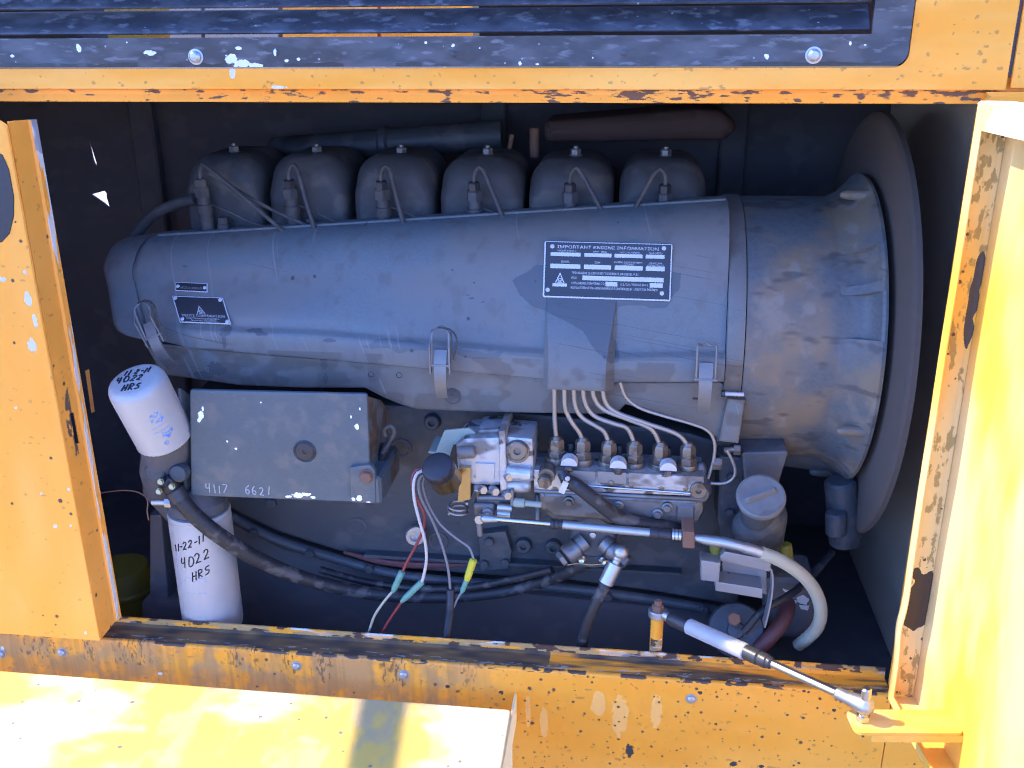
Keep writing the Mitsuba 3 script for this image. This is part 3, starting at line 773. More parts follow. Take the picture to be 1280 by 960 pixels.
add('dark_collar', lathe(KP(0.468), kd, [(0, 0.0105), (0.020, 0.0108), (0.022, 0.009), (0.024, 0.0102), (0.034, 0.0102), (0.036, 0.0085), (0.040, 0.0085), (0.043, 0.006)], 28), 'black_plastic', K)
add('rod', cyl(KP(0.58), KP(0.955), 0.0056, 20), 'bright_steel', K)
add('end_socket', [cyl(KP(0.90), KP(0.965), 0.0082, 18, 0.002), hull(np.vstack([ball(S1 + v3(0, 0, 0.004), 0.0125, 1).vertices, ball(KP(0.95), 0.008, 1).vertices]))], 'zinc', K)
add('ball_stud', [cyl(S1 + v3(0, 0, -0.020), S1 + v3(0, 0, 0.030), 0.0062, 18, 0.002), hexa(S1 + v3(0, 0, -0.010), (0, 0, -1), 0.008, 0.015)], 'bright_steel', K)
add('wear_mark', [box(-0.004, 0.004, -0.0005, 0.0004, -0.0015, 0.0015)] if False else [hull([KP(0.30) + v3(0, -0.0112, 0.003), KP(0.33) + v3(0, -0.0112, 0.003), KP(0.325) + v3(0, -0.0121, 0.0), KP(0.305) + v3(0, -0.0121, 0.0)])], 'ink', K)

PO = thing('stay_post', 'short orange post with a steel nut just inside the sill', 'post')
add('post', lathe(K0 + v3(0, 0, -0.145), (0, 0, 1), [(0, 0.0095), (0.136, 0.0095), (0.1385, 0.008)], 20), 'yellow_paint', PO)
add('nut', [hexa(K0 + v3(0, 0, 0.006), (0, 0, 1), 0.008, 0.016), lathe(K0 + v3(0, 0, 0.014), (0, 0, 1), [(0, 0.006), (0.006, 0.0058), (0.0075, 0.0045)], 18)], 'rust_metal', PO)

# ------------------------------------------------------------------ engine
E = thing('diesel_engine', 'grey six cylinder air cooled diesel engine standing in the open bay', 'engine')

# -- tapered air duct cover over the front of the cylinders
X0, X1 = -0.808, 0.1375


def zs_of(x):
    return 1.163 - (x + 0.114) * 0.0557 + np.clip(x + 0.06, 0, 0.2) * 0.10


def zt_of(x):
    return 1.334 + (x + 0.80) * 0.0785


def cover_section(x):
    s, t = zs_of(x), zt_of(x)
    w = float(np.clip((-0.655 - x) / 0.10, 0, 1))
    return [(a + w * (max(a, 0.1425 + (0.182 - 0.1425) * max(0.0, (c - s) / (t - 0.068 - s))) - a), c) if a < 0.1466 else (a, c) for a, c in cover_points(s, t)]


def cover_points(s, t):
    h = min(1.0, (t - 0.068 - s) / 0.11)
    return [(0.400, t - 0.030), (0.330, t - 0.006), (0.285, t), (0.255, t - 0.002), (0.232, t - 0.009), (0.214, t - 0.021), (0.198, t - 0.040), (0.182, t - 0.068),
            (0.1465, s + 0.062 * h), (0.142, s + 0.050 * h), (0.139, s + 0.044 * h), (0.1345, s + 0.0405 * h), (0.130, s + 0.037 * h), (0.1275, s + 0.031 * h), (0.1265, s + 0.020 * h), (0.1265, s + 0.003 * h), (0.128, s + 0.0006 * h), (0.150, s)]


def cover_y(x, z):
    """The cover's front surface at a height."""
    sec = cover_section(x)
    return float(np.interp(-z, [-c for _, c in sec[2:]], [a for a, _ in sec[2:]]))


def cap_section(x):
    s, t = zs_of(x), zt_of(x)
    h = min(1.0, (t - 0.068 - s) / 0.11)
    return [(0.400, t - 0.030), (0.330, t - 0.006), (0.285, t), (0.255, t - 0.002), (0.232, t - 0.009), (0.214, t - 0.021), (0.198, t - 0.040), (0.182, t - 0.068), (0.160, s + 0.062 * h), (0.150, s + 0.035 * h), (0.143, s + 0.018 * h), (0.1405, s + 0.006 * h), (0.142, s + 0.001 * h), (0.155, s)]


def cover_normal(x, z):
    e = 0.004
    a = unit(v3(2 * e, cover_y(x + e, z) - cover_y(x - e, z), 0))
    b = unit(v3(0, cover_y(x, z + e) - cover_y(x, z - e), 2 * e))
    return a, b, unit(np.cross(a, b))


def loft(stations, sections, close=True):
    m = len(sections[0])
    V = np.array([(x + 0.45 * max(0.0, 1.290 - c) * min(max((-0.66 - x) / 0.10, 0), 1), a, c) for x, sec in zip(stations, sections) for a, c in sec])
    F = []
    for k in range(len(stations) - 1):
        for i in range(m - (0 if close else 1)):
            j = (i + 1) % m
            F += [(k * m + i, (k + 1) * m + j, k * m + j), (k * m + i, (k + 1) * m + i, (k + 1) * m + j)]
    if close:
        for sec, k, flip in ((sections[0], 0, True), (sections[-1], len(stations) - 1, False)):
            F += [tuple((t[::-1] if flip else t) + k * m) for t in cap_of(sec)]
    return trimesh.Trimesh(V, np.array(F), process=False)


def smooth_poly(sec, n=4):
    """Round a section's corners by cutting them twice (Chaikin)."""
    p = np.array(sec)
    for _ in range(2):
        q = [p[0]]
        for a, b in zip(p[:-1], p[1:]):
            q += [0.75 * a + 0.25 * b, 0.25 * a + 0.75 * b]
        q.append(p[-1])
        p = np.array(q)
    return [tuple(k) for k in p]


EC = -0.772                                           # the end cap's seam
st = np.concatenate([np.linspace(EC, EC + 0.02, 4), np.linspace(EC + 0.03, X1, 60)])
secs = []
for x in st:
    r = 0.006 * max(0, 1 - (x - EC) / 0.012) ** 2
    sec = smooth_poly([(a + r * (a < 0.3), c - r * (a > 0.2) * (c > zs_of(x) + 0.1)) for a, c in cover_section(x)])
    secs.append(sec + [(0.420, sec[-1][1]), (0.420, sec[0][1])])
add('duct_cover', fixed(loft(st, secs)), 'cover_paint', E, smooth=40, label='long tapered grey air duct cover with oily patch and data plate')
secs, st = [], []
for k in range(9):
    t = k / 8
    x = EC - 0.0008 - 0.066 * math.sin(t * math.pi / 2)
    k1 = 1 - 0.17 * (1 - math.cos(t * math.pi / 2))
    s = [(0.40 + (a + 0.004 - 0.40) * k1, 1.262 + (c - 0.003 - 1.262) * k1) for a, c in cap_section(x)]
    s = smooth_poly(s)
    secs.append(s + [(0.420, s[-1][1]), (0.420, s[0][1])])
    st.append(x)
add('duct_end_cap', fixed(loft(st, secs)), 'cover_paint', E, smooth=50)

add('cover_edge', tube([(x, 0.262, zt_of(x) - 0.0021) for x in np.linspace(EC + 0.02, X1 - 0.002, 12)], 0.0032, 8), 'cover_paint', E)

# -- raised boss from which the fuel pipes leave
bs = []
for x, t in ((-0.1205, 0), (-0.112, 1), (-0.030, 1), (-0.018, 0)):
    for q in ((0.116 if t else 0.126, 1.1530), (0.113 if t else 0.125, 1.160), (0.1145 if t else 0.128, 1.195), (0.146 if t else 0.158, 1.250 if t else 1.235), (cover_y(x, 1.285) + 0.0015, 1.285)):
        bs.append((x, q[0], q[1]))
    bs.append((x, 0.16, 1.1525))
    bs.append((x, 0.175, 1.27))
add('pipe_boss', hull(bs), 'cover_paint', E, smooth=28)

# -- lower cover sheet below the seam
lc = Polygon([(-0.7367, 1.1949), (-0.5818, 1.1899), (-0.3353, 1.1770), (-0.1086, 1.1665), (-0.1085, 1.1565), (0.1331, 1.1658), (0.1471, 1.1590), (0.1530, 1.0742), (0.1308, 1.0782), (0.1010, 1.0947), (0.0680, 1.1059), (0.0211, 1.1178), (-0.0001, 1.1232), (-0.0136, 1.1074), (-0.1081, 1.1046), (-0.2164, 1.1025), (-0.3117, 1.1023), (-0.3386, 1.1090), (-0.3652, 1.1196), (-0.3929, 1.1340), (-0.4868, 1.1303), (-0.5882, 1.1302), (-0.7155, 1.1437)])
add('lower_cover', slab(lc, 'xz', 0.1385, 0.175, 0.006), 'cover_paint', E, label='grey lower duct sheet with two small holes', smooth=35)
add('seam_bead', tube([(-0.7323, 0.1370, 1.1934), (-0.6328, 0.1370, 1.1904), (-0.5324, 0.1370, 1.1849), (-0.4333, 0.1370, 1.1807), (-0.3356, 0.1370, 1.1753), (-0.2632, 0.1370, 1.1717), (-0.1915, 0.1370, 1.1680), (-0.1157, 0.1370, 1.1634)], 0.0028, 8), 'cover_paint', E)
for q in [(-0.3810, 0.1385, 1.1579), (-0.3380, 0.1385, 1.1583)]:
    add('hole_plug', lathe(np.array(q), (0, -1, 0), [(-0.002, 0.0047), (0.0004, 0.0047), (0.0007, 0.004), (-0.0012, 0.003)], 16), 'black_plastic', E)
wq = v3(*(-0.2575, 0.1385, 1.1282))
add('cover_washer', [lathe(wq, (0, -1, 0), [(-0.001, 0.0125), (0.0012, 0.0125), (0.002, 0.011), (0.0012, 0.0095), (0.001, 0.004), (0.0022, 0.0035), (0.0022, 0.0001)], 28)], 'head_paint', E)

# -- wire latches
def latch(q, lean=0.0, big=1.0, cheeks=False, z_top=0.055):
    """A wire bail with a curved tongue; q is where the tongue meets the seam."""
    q = np.asarray(q, float)
    g = add('latch', [hull([(q[0] + dx, q[1] + dy, q[2] + dz) for dx in (-0.0075, 0.0075) for dy, dz in ((0.0, 0.020), (0.006, 0.022), (0.006, 0.002), (0.001, 0.004))])], 'cover_paint', E)
    u = unit(v3(1, 0, 0) + v3(0, 0, lean))
    up = unit(v3(-lean, 0.10, 1))
    P = lambda a, b, c: q + u * a * big + up * b * big + v3(0, c, 0)
    bail = [P(-0.0105, 0.004, -0.010), P(-0.0105, 0.030, -0.008), P(-0.010, 0.044, -0.004), P(-0.005, z_top - 0.002, 0.002), P(0, z_top, 0.004), P(0.005, z_top - 0.002, 0.002), P(0.010, 0.044, -0.004), P(0.0105, 0.030, -0.008), P(0.0105, 0.004, -0.010)]
    add('bail_wire', tube(bail, 0.0017, 8, step=0.003), 'latch_steel', g)
    tong, m = [], 12
    for k in range(m + 1):
        t = k / m
        b, c = 0.024 - 0.062 * t, -0.016 * math.sin(math.pi * (0.10 + 0.80 * t)) + 0.006 * t
        w = 0.0078 - 0.001 * t
        tong += [(P(-w, b, c), P(w, b, c), P(w, b, c + 0.003), P(-w, b, c + 0.003))]
    V = np.array([p for r in tong for p in r])
    F = [(0, 1, 2), (0, 2, 3), (m * 4, m * 4 + 2, m * 4 + 1), (m * 4, m * 4 + 3, m * 4 + 2)]
    for k in range(m):
        for i in range(4):
            j = (i + 1) % 4
            F += [(k * 4 + i, k * 4 + j, (k + 1) * 4 + j), (k * 4 + i, (k + 1) * 4 + j, (k + 1) * 4 + i)]
    add('tongue', fixed(trimesh.Trimesh(V, np.array(F), process=False)), 'latch_steel', g, smooth=40)
    add('pivot_pin', cyl(P(-0.0135, 0.006, -0.010), P(0.0135, 0.006, -0.010), 0.0026, 12, 0.0008), 'latch_steel', g)
    if cheeks:
        for s in (-1, 1):
            sh = [P(s * 0.0118 + e, b, c) for e in (-0.0008, 0.0008) for b, c in ((-0.004, -0.013), (-0.004, -0.005), (0.030, -0.006), (0.046, 0.006), (0.046, 0.0), (0.030, -0.016))]
            add('cheek_plate', hull(sh), 'latch_steel', g)
        add('spring_wire', tube([P(-0.004, 0.050, 0.0), P(0.012, 0.049, -0.006), P(0.020, 0.040, -0.010), P(0.019, 0.026, -0.012), P(0.016, 0.014, -0.012)], 0.0012, 8, step=0.003), 'black_plastic', g)
    return g


latch((-0.2673, 0.1100, 1.1822), cheeks=True, big=1.2, z_top=0.050)
latch((0.1097, 0.1120, 1.1737), big=1.25, z_top=0.044)
latch((-0.6938, 0.1060, 1.2135), lean=0.42, big=1.2, cheeks=True, z_top=0.050)
add('latch_slot', box(0.096, 0.122, 0.1368, 0.1392, 1.1375, 1.1400, 0.0005), 'black_plastic', E)

# -- data plates
def plate_frame(x0, x1, z0, z1, lift=0.0012, skew=0.0):
    xc, zc = (x0 + x1) / 2, (z0 + z1) / 2
    a, b, nrm = cover_normal(xc, zc)
    h = (z1 - z0) / b[2]
    o = v3(xc, cover_y(xc, zc), zc) + nrm * lift - a * (x1 - x0) / 2 - b * h / 2
    return o, a, unit(b + a * skew), nrm, x1 - x0, h


def rivets(P, name, pts, r, mat='plate_silver'):
    for p, nrm in pts:
        add(name, lathe(p, nrm, [(-0.0005, r), (0.0006, r), (0.0012, r * 0.7), (0.0012, r * 0.45), (0.0004, r * 0.35)], 16), mat, P)


def quad(o, u, v, nrm, x, y, w, h, d=0.0006):
    return hull([o + u * a + v * b + nrm * c for a in (x, x + w) for b in (y, y + h) for c in (0, d)])


o, u, v, nn, PW, PH = plate_frame(-0.1255, 0.058, 1.2765, 1.3535)
DP = add('data_plate', placed(slab(rounded([(0, 0), (PW, 0), (PW, PH), (0, PH)], 0.0025), 'xy', 0.0016, 0, 0.0005), o, u, v, nn), 'plate_silver', E, label='large black data plate with white boxes and small print')
o = o + nn * 0.0016
add('black_field', placed(prism([(0.0022, 0.0022), (PW - 0.0018, 0.0022), (PW - 0.0018, PH - 0.0012), (0.0022, PH - 0.0012)], 'xy', 0, 0.0003), o, u, v, nn), 'plate_black', DP)
o = o + nn * 0.0003
sx, sy = PW / 1035.0, PH / 460.0                       # drawing units of the plate
bars = [(55, 340, 245, 30), (330, 340, 220, 30), (575, 340, 225, 30), (825, 340, 150, 30), (55, 240, 245, 36), (330, 240, 220, 36), (580, 240, 225, 36), (830, 240, 150, 36), (320, 150, 655, 36), (510, 106, 95, 36), (865, 106, 105, 36)]
for x, y, w, h in bars:
    add('blank_box', quad(o, u, v, nn, x * sx, y * sy, w * sx, h * sy, 0.0003), 'plate_silver', DP)
words = [('IMPORTANT ENGINE INFORMATION', 105, 405, 24, 820), ('ENGINE FAMILY', 110, 378, 13, 150), ('BHP   RPM', 400, 376, 13, 110), ('FUEL INJ. TIMING', 615, 376, 13, 160), ('IDLE SPEED', 850, 376, 13, 110),
         ('MODEL', 140, 288, 15, 75), ('S/N', 415, 288, 15, 45), ('ENGINE DISPLACEMENT', 572, 296, 13, 230), ('(LITERS)', 645, 279, 12, 85), ('VALVE LASH', 855, 296, 13, 100), ('(MM COLD)', 840, 279, 12, 130),
         ('THIS ENGINE IS CERTIFIED TO OPERATE ON DIESEL FUEL', 232, 198, 18, 545), ('ECS', 230, 158, 17, 45), ('THIS ENGINE CONFORMS TO', 230, 115, 18, 270), ('U.S./CAL. YEAR US EPA /', 630, 115, 18, 220),
         ('REGULATIONS FOR LARGE NONROAD COMPRESSION - IGNITION ENGINES', 228, 78, 18, 700)]
tx = [text_on(s, o + u * x * sx + v * y * sy, u, v, h * sy, 0.0003, w * sx, bold=False) for s, x, y, h, w in words]
add('lettering', tx, 'plate_silver', DP, smooth=False)


def emblem(o, u, v, nn, x, y, s):
    """A pointed arch standing on a bar."""
    out = []
    for sg in (-1, 1):
        out.append(hull([o + u * (x + sg * a * s) + v * (y + b * s) + nn * c for a, b in ((0.0, 1.0), (0.07, 0.72), (0.46, 0.0), (0.36, 0.0), (0.0, 0.80)) for c in (0, 0.0003)]))
    for k in range(10):
        a0, a1 = math.pi * 2 * k / 10, math.pi * 2 * (k + 1) / 10
        out.append(hull([o + u * (x + r * s * math.cos(a)) + v * (y + 0.26 * s + r * s * math.sin(a)) + nn * c for a in (a0, a1) for r in (0.13, 0.20) for c in (0, 0.0003)]))
    out.append(quad(o, u, v, nn, x - 0.10 * s, y + 0.20 * s, 0.20 * s, 0.06 * s, 0.0003))
    out.append(quad(o, u, v, nn, x - 0.22 * s, y, 0.44 * s, 0.06 * s, 0.0003))
    return out


em = emblem(o, u, v, nn, 137 * sx, 122 * sy, 0.0150)
em.append(quad(o, u, v, nn, 78 * sx, 92 * sy, 118 * sx, 26 * sy, 0.0003))
add('emblem', em, 'plate_silver', DP, smooth=False)
rivets(DP, 'rivet', [(o + u * a * sx + v * b * sy, nn) for a, b in ((66, 418), (968, 425), (40, 62), (965, 62))], 0.0032)

o, u, v, nn, PW, PH = plate_frame(-0.672, -0.590, 1.2300, 1.2665)
v = unit(v - u * 0.50)
SP = add('maker_plate', placed(slab(rounded([(0, 0), (PW, 0), (PW, PH), (0, PH)], 0.0015), 'xy', 0.0012, 0, 0.0004), o, u, v, nn), 'plate_silver', E, label='slanted black maker plate with emblem and silver lettering')
o = o + nn * 0.0012
add('black_field', placed(prism([(0.0018, 0.0018), (PW - 0.0018, 0.0018), (PW - 0.0018, PH - 0.0018), (0.0018, PH - 0.0018)], 'xy', 0, 0.0003), o, u, v, nn), 'plate_black', SP)
o = o + nn * 0.0003
add('lettering', [text_on('DEUTZ CORPORATION', o + u * 0.007 + v * 0.0115, u, v, 0.0042, 0.0003, PW - 0.013), text_on('3883 Steve Reynolds Blvd.', o + u * 0.013 + v * 0.0070, u, v, 0.0026, 0.0003, PW - 0.029), text_on('Norcross, GA 30093', o + u * 0.020 + v * 0.0032, u, v, 0.0026, 0.0003, PW - 0.042)], 'plate_silver', SP, smooth=False)
add('emblem', emblem(o, u, v, nn, PW * 0.48, 0.0175, 0.0150), 'plate_silver', SP, smooth=False)
rivets(SP, 'rivet', [(o + u * a + v * b, nn) for a, b in ((0.0045, PH - 0.0045), (PW - 0.0055, PH - 0.005), (0.006, 0.006), (PW - 0.005, 0.0045))], 0.0030)

o, u, v, nn, PW, PH = plate_frame(-0.692, -0.6385, 1.2682, 1.2800)
v = unit(v - u * 0.20)
OP = add('origin_plate', placed(slab(rounded([(0, 0), (PW, 0), (PW, PH), (0, PH)], 0.001), 'xy', 0.0011, 0, 0.0004), o, u, v, nn), 'plate_silver', E, label='narrow black origin plate above the slanted maker plate')
o = o + nn * 0.0011
add('black_field', placed(prism([(0.0014, 0.0014), (PW - 0.0014, 0.0014), (PW - 0.0014, PH - 0.0014), (0.0014, PH - 0.0014)], 'xy', 0, 0.0003), o, u, v, nn), 'plate_black', OP)
o = o + nn * 0.0003
add('lettering', text_on('MADE IN GERMANY', o + u * 0.0085 + v * 0.0042, u, v, 0.0034, 0.0003, PW - 0.017), 'grey_label', OP, smooth=False)
rivets(OP, 'rivet', [(o + u * 0.0045 + v * PH * 0.5, nn), (o + u * (PW - 0.0045) + v * PH * 0.48, nn)], 0.0028)

# -- cooling fan housing at the right end
FC = v3(0, 0.340, 1.190)
add('clamp_band', lathe(FC + v3(0.1385, 0, 0), (1, 0, 0), [(0, 0.203), (0.0005, 0.2085), (0.006, 0.2095), (0.0185, 0.2095), (0.0245, 0.2085), (0.025, 0.204)], 120), 'cover_paint', E)
prf = [(0.1640, 0.200), (0.1645, 0.2058), (0.166, 0.2068), (0.240, 0.2075), (0.300, 0.2075), (0.318, 0.2085), (0.328, 0.213), (0.334, 0.221), (0.338, 0.232), (0.340, 0.240), (0.344, 0.2425), (0.3475, 0.242), (0.3485, 0.238), (0.345, 0.200)]
FH = add('fan_housing', lathe(FC, (1, 0, 0), prf, 140), 'fan_paint', E, label='round grey fan housing with brown dust blotches', smooth=40)


def fillet_web(a0, a1, deep=0.0):
    """Solid metal in the hollow behind the flange between two angles; the hollows left open are the pockets."""
    n = max(2, int(abs(a1 - a0) / 3))
    sec = [(0.288, 0.2070), (0.300, 0.2088 - deep), (0.318, 0.2175 - deep), (0.334, 0.2335 - deep), (0.3425, 0.2430), (0.3425, 0.2060)]
    V = []
    for t in np.radians(np.linspace(a0, a1, n)):
        V += [FC + v3(x, -r * math.cos(t), r * math.sin(t)) for x, r in sec]
    m = len(sec)
    F = []
    for k in range(n - 1):
        for i in range(m):
            j = (i + 1) % m
            F += [(k * m + i, k * m + j, (k + 1) * m + j), (k * m + i, (k + 1) * m + j, (k + 1) * m + i)]
    c = cap_of(sec)
    F += [tuple(t) for t in c] + [tuple(t[::-1] + (n - 1) * m) for t in c]
    return fixed(trimesh.Trimesh(np.array(V), np.array(F), process=False))


for a0, a1 in ((47, 118), (29.5, 33), (-46, 13), (124, 180), (-120, -50)):
    add('web', fillet_web(a0, a1), 'fan_paint', FH, smooth=30)
for a, r in ((74, 0.007), (-22, 0.007), (-75, 0.008)):
    e = v3(0, -math.cos(math.radians(a)), math.sin(math.radians(a)))
    add('bolt_lug', lathe(FC + e * 0.232 + v3(0.300, 0, 0), (1, 0, 0), [(0, 0.003), (0.004, r * 0.8), (0.012, r), (0.044, r * 1.15), (0.046, r)], 20), 'fan_paint', FH, smooth=50)
# the bulge below the housing and the bell to the flywheel
bell = []
for x, r, dz in ((0.150, 0.10, -0.115), (0.200, 0.115, -0.112), (0.30, 0.125, -0.112), (0.335, 0.13, -0.110)):
    for k in range(40):
        a = k * math.pi * 2 / 40
        bell.append(FC + v3(x, -r * math.cos(a) * 0.98, dz + r * math.sin(a)))
add('bell_casting', hull(bell), 'fan_paint', E, smooth=30)
add('band_bolt', [cyl((0.1390, 0.1280, 1.1519), (0.1671, 0.1280, 1.1518), 0.0030, 14, 0.0006)], 'plate_silver', E)
add('band_gap', [hexa(v3(*(0.1400, 0.1270, 1.1523)), (-1, 0, 0), 0.005, 0.009)], 'black_plastic', E)
add('band_foot', slab([(0.1350, 1.0755), (0.1440, 1.1447), (0.1711, 1.1434), (0.1661, 1.0732)], 'xz', 0.128, 0.150, 0.006), 'cover_paint', E)

RG = add('intake_ring', lathe(FC + v3(0.3580, 0.018, 0.002), (1, 0, 0), [(0.0, 0.205), (0.0, 0.318), (0.0015, 0.326), (0.005, 0.3305), (0.012, 0.332), (0.012, 0.205), (0.0, 0.205)], 160), 'ring_grey', E, label='wide dark grey ring around the fan housing')

# -- rocker covers, injectors and pipes over the six cylinders
hr = np.random.default_rng(11)
HX = [-0.6585 + 0.1405 * k for k in range(6)]
for i, hx in enumerate(HX):
    w = 0.0655
    pts = []
    for sx in (-1, 1):
        for y in (0.335, 0.455):
            pts += [ball((hx + sx * (w - 0.043), y + (0.012 if y < 0.4 else -0.012), 1.4125), 0.043, 3).vertices, lathe((hx + sx * (w - 0.018), y - 0.012 if y < 0.4 else y + 0.012, 1.335), (0, 0, 1), [(0, 0.018), (0.06, 0.018)], 20).vertices]
    pts = (np.vstack(pts) - v3(hx, 0.40, 1.33)) * (1 + 0.03 * (hr.random(3) - 0.5)) + v3(hx, 0.40, 1.33)
    hc = add('rocker_cover', hull(pts), 'head_paint', E, smooth=45)
    add('cover_bead', tube([(hx - 0.067, 0.46, 1.352), (hx - 0.067, 0.345, 1.352), (hx - 0.058, 0.330, 1.352), (hx + 0.058, 0.330, 1.352), (hx + 0.067, 0.345, 1.352), (hx + 0.067, 0.46, 1.352)], 0.0035, 8, smooth=False), 'head_paint', hc)
    add('cover_flange', box(hx - 0.068, hx + 0.068, 0.300, 0.488, 1.326, 1.3385, 0.003), 'head_paint', hc)
    add('cover_nut', [hexa((hx + 0.004, 0.366, 1.4545), (0, 0, 1), 0.011, 0.015), lathe((hx + 0.004, 0.366, 1.4545), (0, 0, 1), [(0, 0.011), (0.002, 0.010)], 20), cyl((hx + 0.004, 0.366, 1.464), (hx + 0.004, 0.366, 1.470), 0.004, 12, 0.001)], 'latch_steel', hc)
    add('cylinder_head', [box(hx - 0.062, hx + 0.062, 0.305 + 0.004 * (k % 2), 0.48, 1.235 + 0.0135 * k, 1.2425 + 0.0135 * k, 0.0015) for k in range(6)] + [box(hx - 0.056, hx + 0.056, 0.33, 0.47, 1.232, 1.325)], 'head_paint', hc)
inj = [(-0.6775, 0.2850, 1.4052), (-0.5328, 0.2850, 1.4046), (-0.3860, 0.2850, 1.4065), (-0.2412, 0.2850, 1.4133), (-0.0951, 0.2850, 1.4128), (0.0464, 0.2850, 1.4170)]
for i, q in enumerate(inj):
    q = np.array(q)
    s = -1 if i == 5 else 1
    base = v3(q[0], q[1], 1.335)
    j = add('injector', [lathe(base, (0, -0.10, 1), [(0, 0.020), (0.006, 0.020), (0.009, 0.011), (0.035, 0.011), (0.036, 0.0128), (0.050, 0.0128), (0.0505, 0.0105), (0.064, 0.010)], 24), hexa(base + v3(0, -0.0062, 0.062), (0, -0.10, 1), 0.016, 0.0215)], 'head_paint' if i in (0, 1, 2) else 'block_paint', E)
    tp = base + v3(0, -0.008, 0.078)
    add('union_nut', [hexa(tp, (0, -0.1, 1), 0.012, 0.0165)], 'black_plastic' if i else 'head_paint', j)
    up = [tp + v3(0, 0, 0.008), tp + v3(0, 0, 0.022), tp + v3(s * 0.006, -0.002, 0.033), tp + v3(s * 0.015, -0.004, 0.030)]
    dx, dz = ((0.150, -0.075), (0.046, -0.068), (0.042, -0.066), (0.058, -0.066), (0.070, -0.066), (-0.066, -0.070))[i]
    end = base + v3(dx, -0.035, 0.078 + dz)
    mid = (up[-1] * 0.5 + end * 0.5) + v3(0, -0.004, 0.004)
    add('injection_pipe', tube(up + [mid, end], 0.0036, 10), 'head_paint', j, smooth=60)
    lk = [base + v3(s * 0.010, -0.004, 0.050), base + v3(s * 0.04, -0.016, 0.042), base + v3(s * 0.085, -0.012, 0.020), base + v3(s * 0.128, -0.010, 0.012)]
    add('leak_off_pipe', tube(lk, 0.0016, 8), 'head_paint', j, smooth=60)
    add('injector_clamp', [lathe(base + v3(s * 0.026, 0.000, 0.0), (0, 0, 1), [(0, 0.010), (0.016, 0.010), (0.018, 0.0078)], 20), hexa(base + v3(s * 0.026, 0, 0.018), (0, 0, 1), 0.010, 0.014)], 'head_paint', j)
add('injection_pipe', tube([(-0.6591, 0.2720, 1.4349), (-0.6127, 0.2720, 1.4056), (-0.5632, 0.2720, 1.3788), (-0.5030, 0.2720, 1.3520), (-0.4908, 0.2720, 1.3420)], 0.0032, 10), 'head_paint', E, smooth=60)
add('feed_pipe', tube([(-0.8353, 0.3300, 1.3131), (-0.7887, 0.3200, 1.3562), (-0.7365, 0.3100, 1.3798), (-0.6996, 0.3000, 1.3885)], 0.009, 12), 'head_paint', E, smooth=60)
add('manifold_pipe', [lathe((-0.6481, 0.5200, 1.4369), np.array((-0.1738, 0.5200, 1.4733)) - np.array((-0.6481, 0.5200, 1.4369)), [(0, 0.022), (0.004, 0.026), (0.20, 0.026), (0.205, 0.031), (0.215, 0.031), (0.22, 0.026), (0.42, 0.027)], 28)], 'block_paint', E, smooth=40)
add('exhaust_duct', slab(rounded([(-0.1526, 1.4995), (-0.0715, 1.5062), (0.0313, 1.5154), (0.0946, 1.5206), (0.1326, 1.5182), (0.1563, 1.5034), (0.1625, 1.4873), (0.1421, 1.4708), (0.0592, 1.4690), (-0.0444, 1.4669), (-0.1497, 1.4649)], 0.012), 'xz', 0.44, 0.56, 0.016), 'brown_duct', E, label='rusty brown duct above the rearmost cylinders', smooth=50)
add('duct_clamp', cyl((-0.1667, 0.4500, 1.4882), (-0.1667, 0.4500, 1.4414), 0.008, 14), 'rust_metal', E)
add('duct_stay', cyl((-0.2042, 0.4500, 1.4777), (-0.2098, 0.4500, 1.4463), 0.004, 10), 'rust_metal', E)

# -- crankcase
cc = Polygon([(-0.7191, 1.0732), (-0.5862, 1.0619), (-0.4110, 1.0790), (-0.2804, 1.0803), (-0.1019, 1.0716), (0.0976, 1.0534), (0.1786, 1.0301), (0.1997, 0.7419), (0.0614, 0.7597), (-0.0987, 0.7732), (-0.2072, 0.7719), (-0.3173, 0.7738), (-0.4004, 0.7839), (-0.4836, 0.8035), (-0.5805, 0.8316), (-0.6485, 0.8631), (-0.6991, 0.8953), (-0.7327, 0.9238)])
CK = add('crankcase', slab(cc, 'xz', 0.215, 0.56, 0.010), 'block_paint', E, label='dark blue-grey oily crankcase', smooth=30)
rail = [(-0.7309, 0.2100, 0.9203), (-0.6977, 0.2100, 0.8888), (-0.6474, 0.2100, 0.8550), (-0.5796, 0.2100, 0.8220), (-0.4828, 0.2100, 0.7939), (-0.3997, 0.2100, 0.7744), (-0.3166, 0.2100, 0.7643), (-0.2066, 0.2100, 0.7625), (-0.0983, 0.2100, 0.7639), (0.0617, 0.2100, 0.7505), (0.1999, 0.2100, 0.7329)]
add('pan_rail', tube(rail, 0.009, 10), 'block_paint', CK, smooth=60)
add('oil_pan', slab([(-0.7124, 0.8565), (-0.5910, 0.7946), (-0.4073, 0.7492), (-0.2104, 0.7341), (0.0633, 0.7236), (0.2039, 0.7104), (0.2193, 0.5011), (-0.7659, 0.4087)], 'xz', 0.235, 0.50, 0.02), 'dark_paint', E)
add('red_seal', tube([(-0.4654, 0.2030, 0.8115), (-0.4105, 0.2030, 0.7996), (-0.3553, 0.2030, 0.7955), (-0.3030, 0.2030, 0.7974), (-0.2457, 0.2030, 0.8013)], [0.003, 0.006, 0.007, 0.006, 0.002], 10), 'dark_red', E)
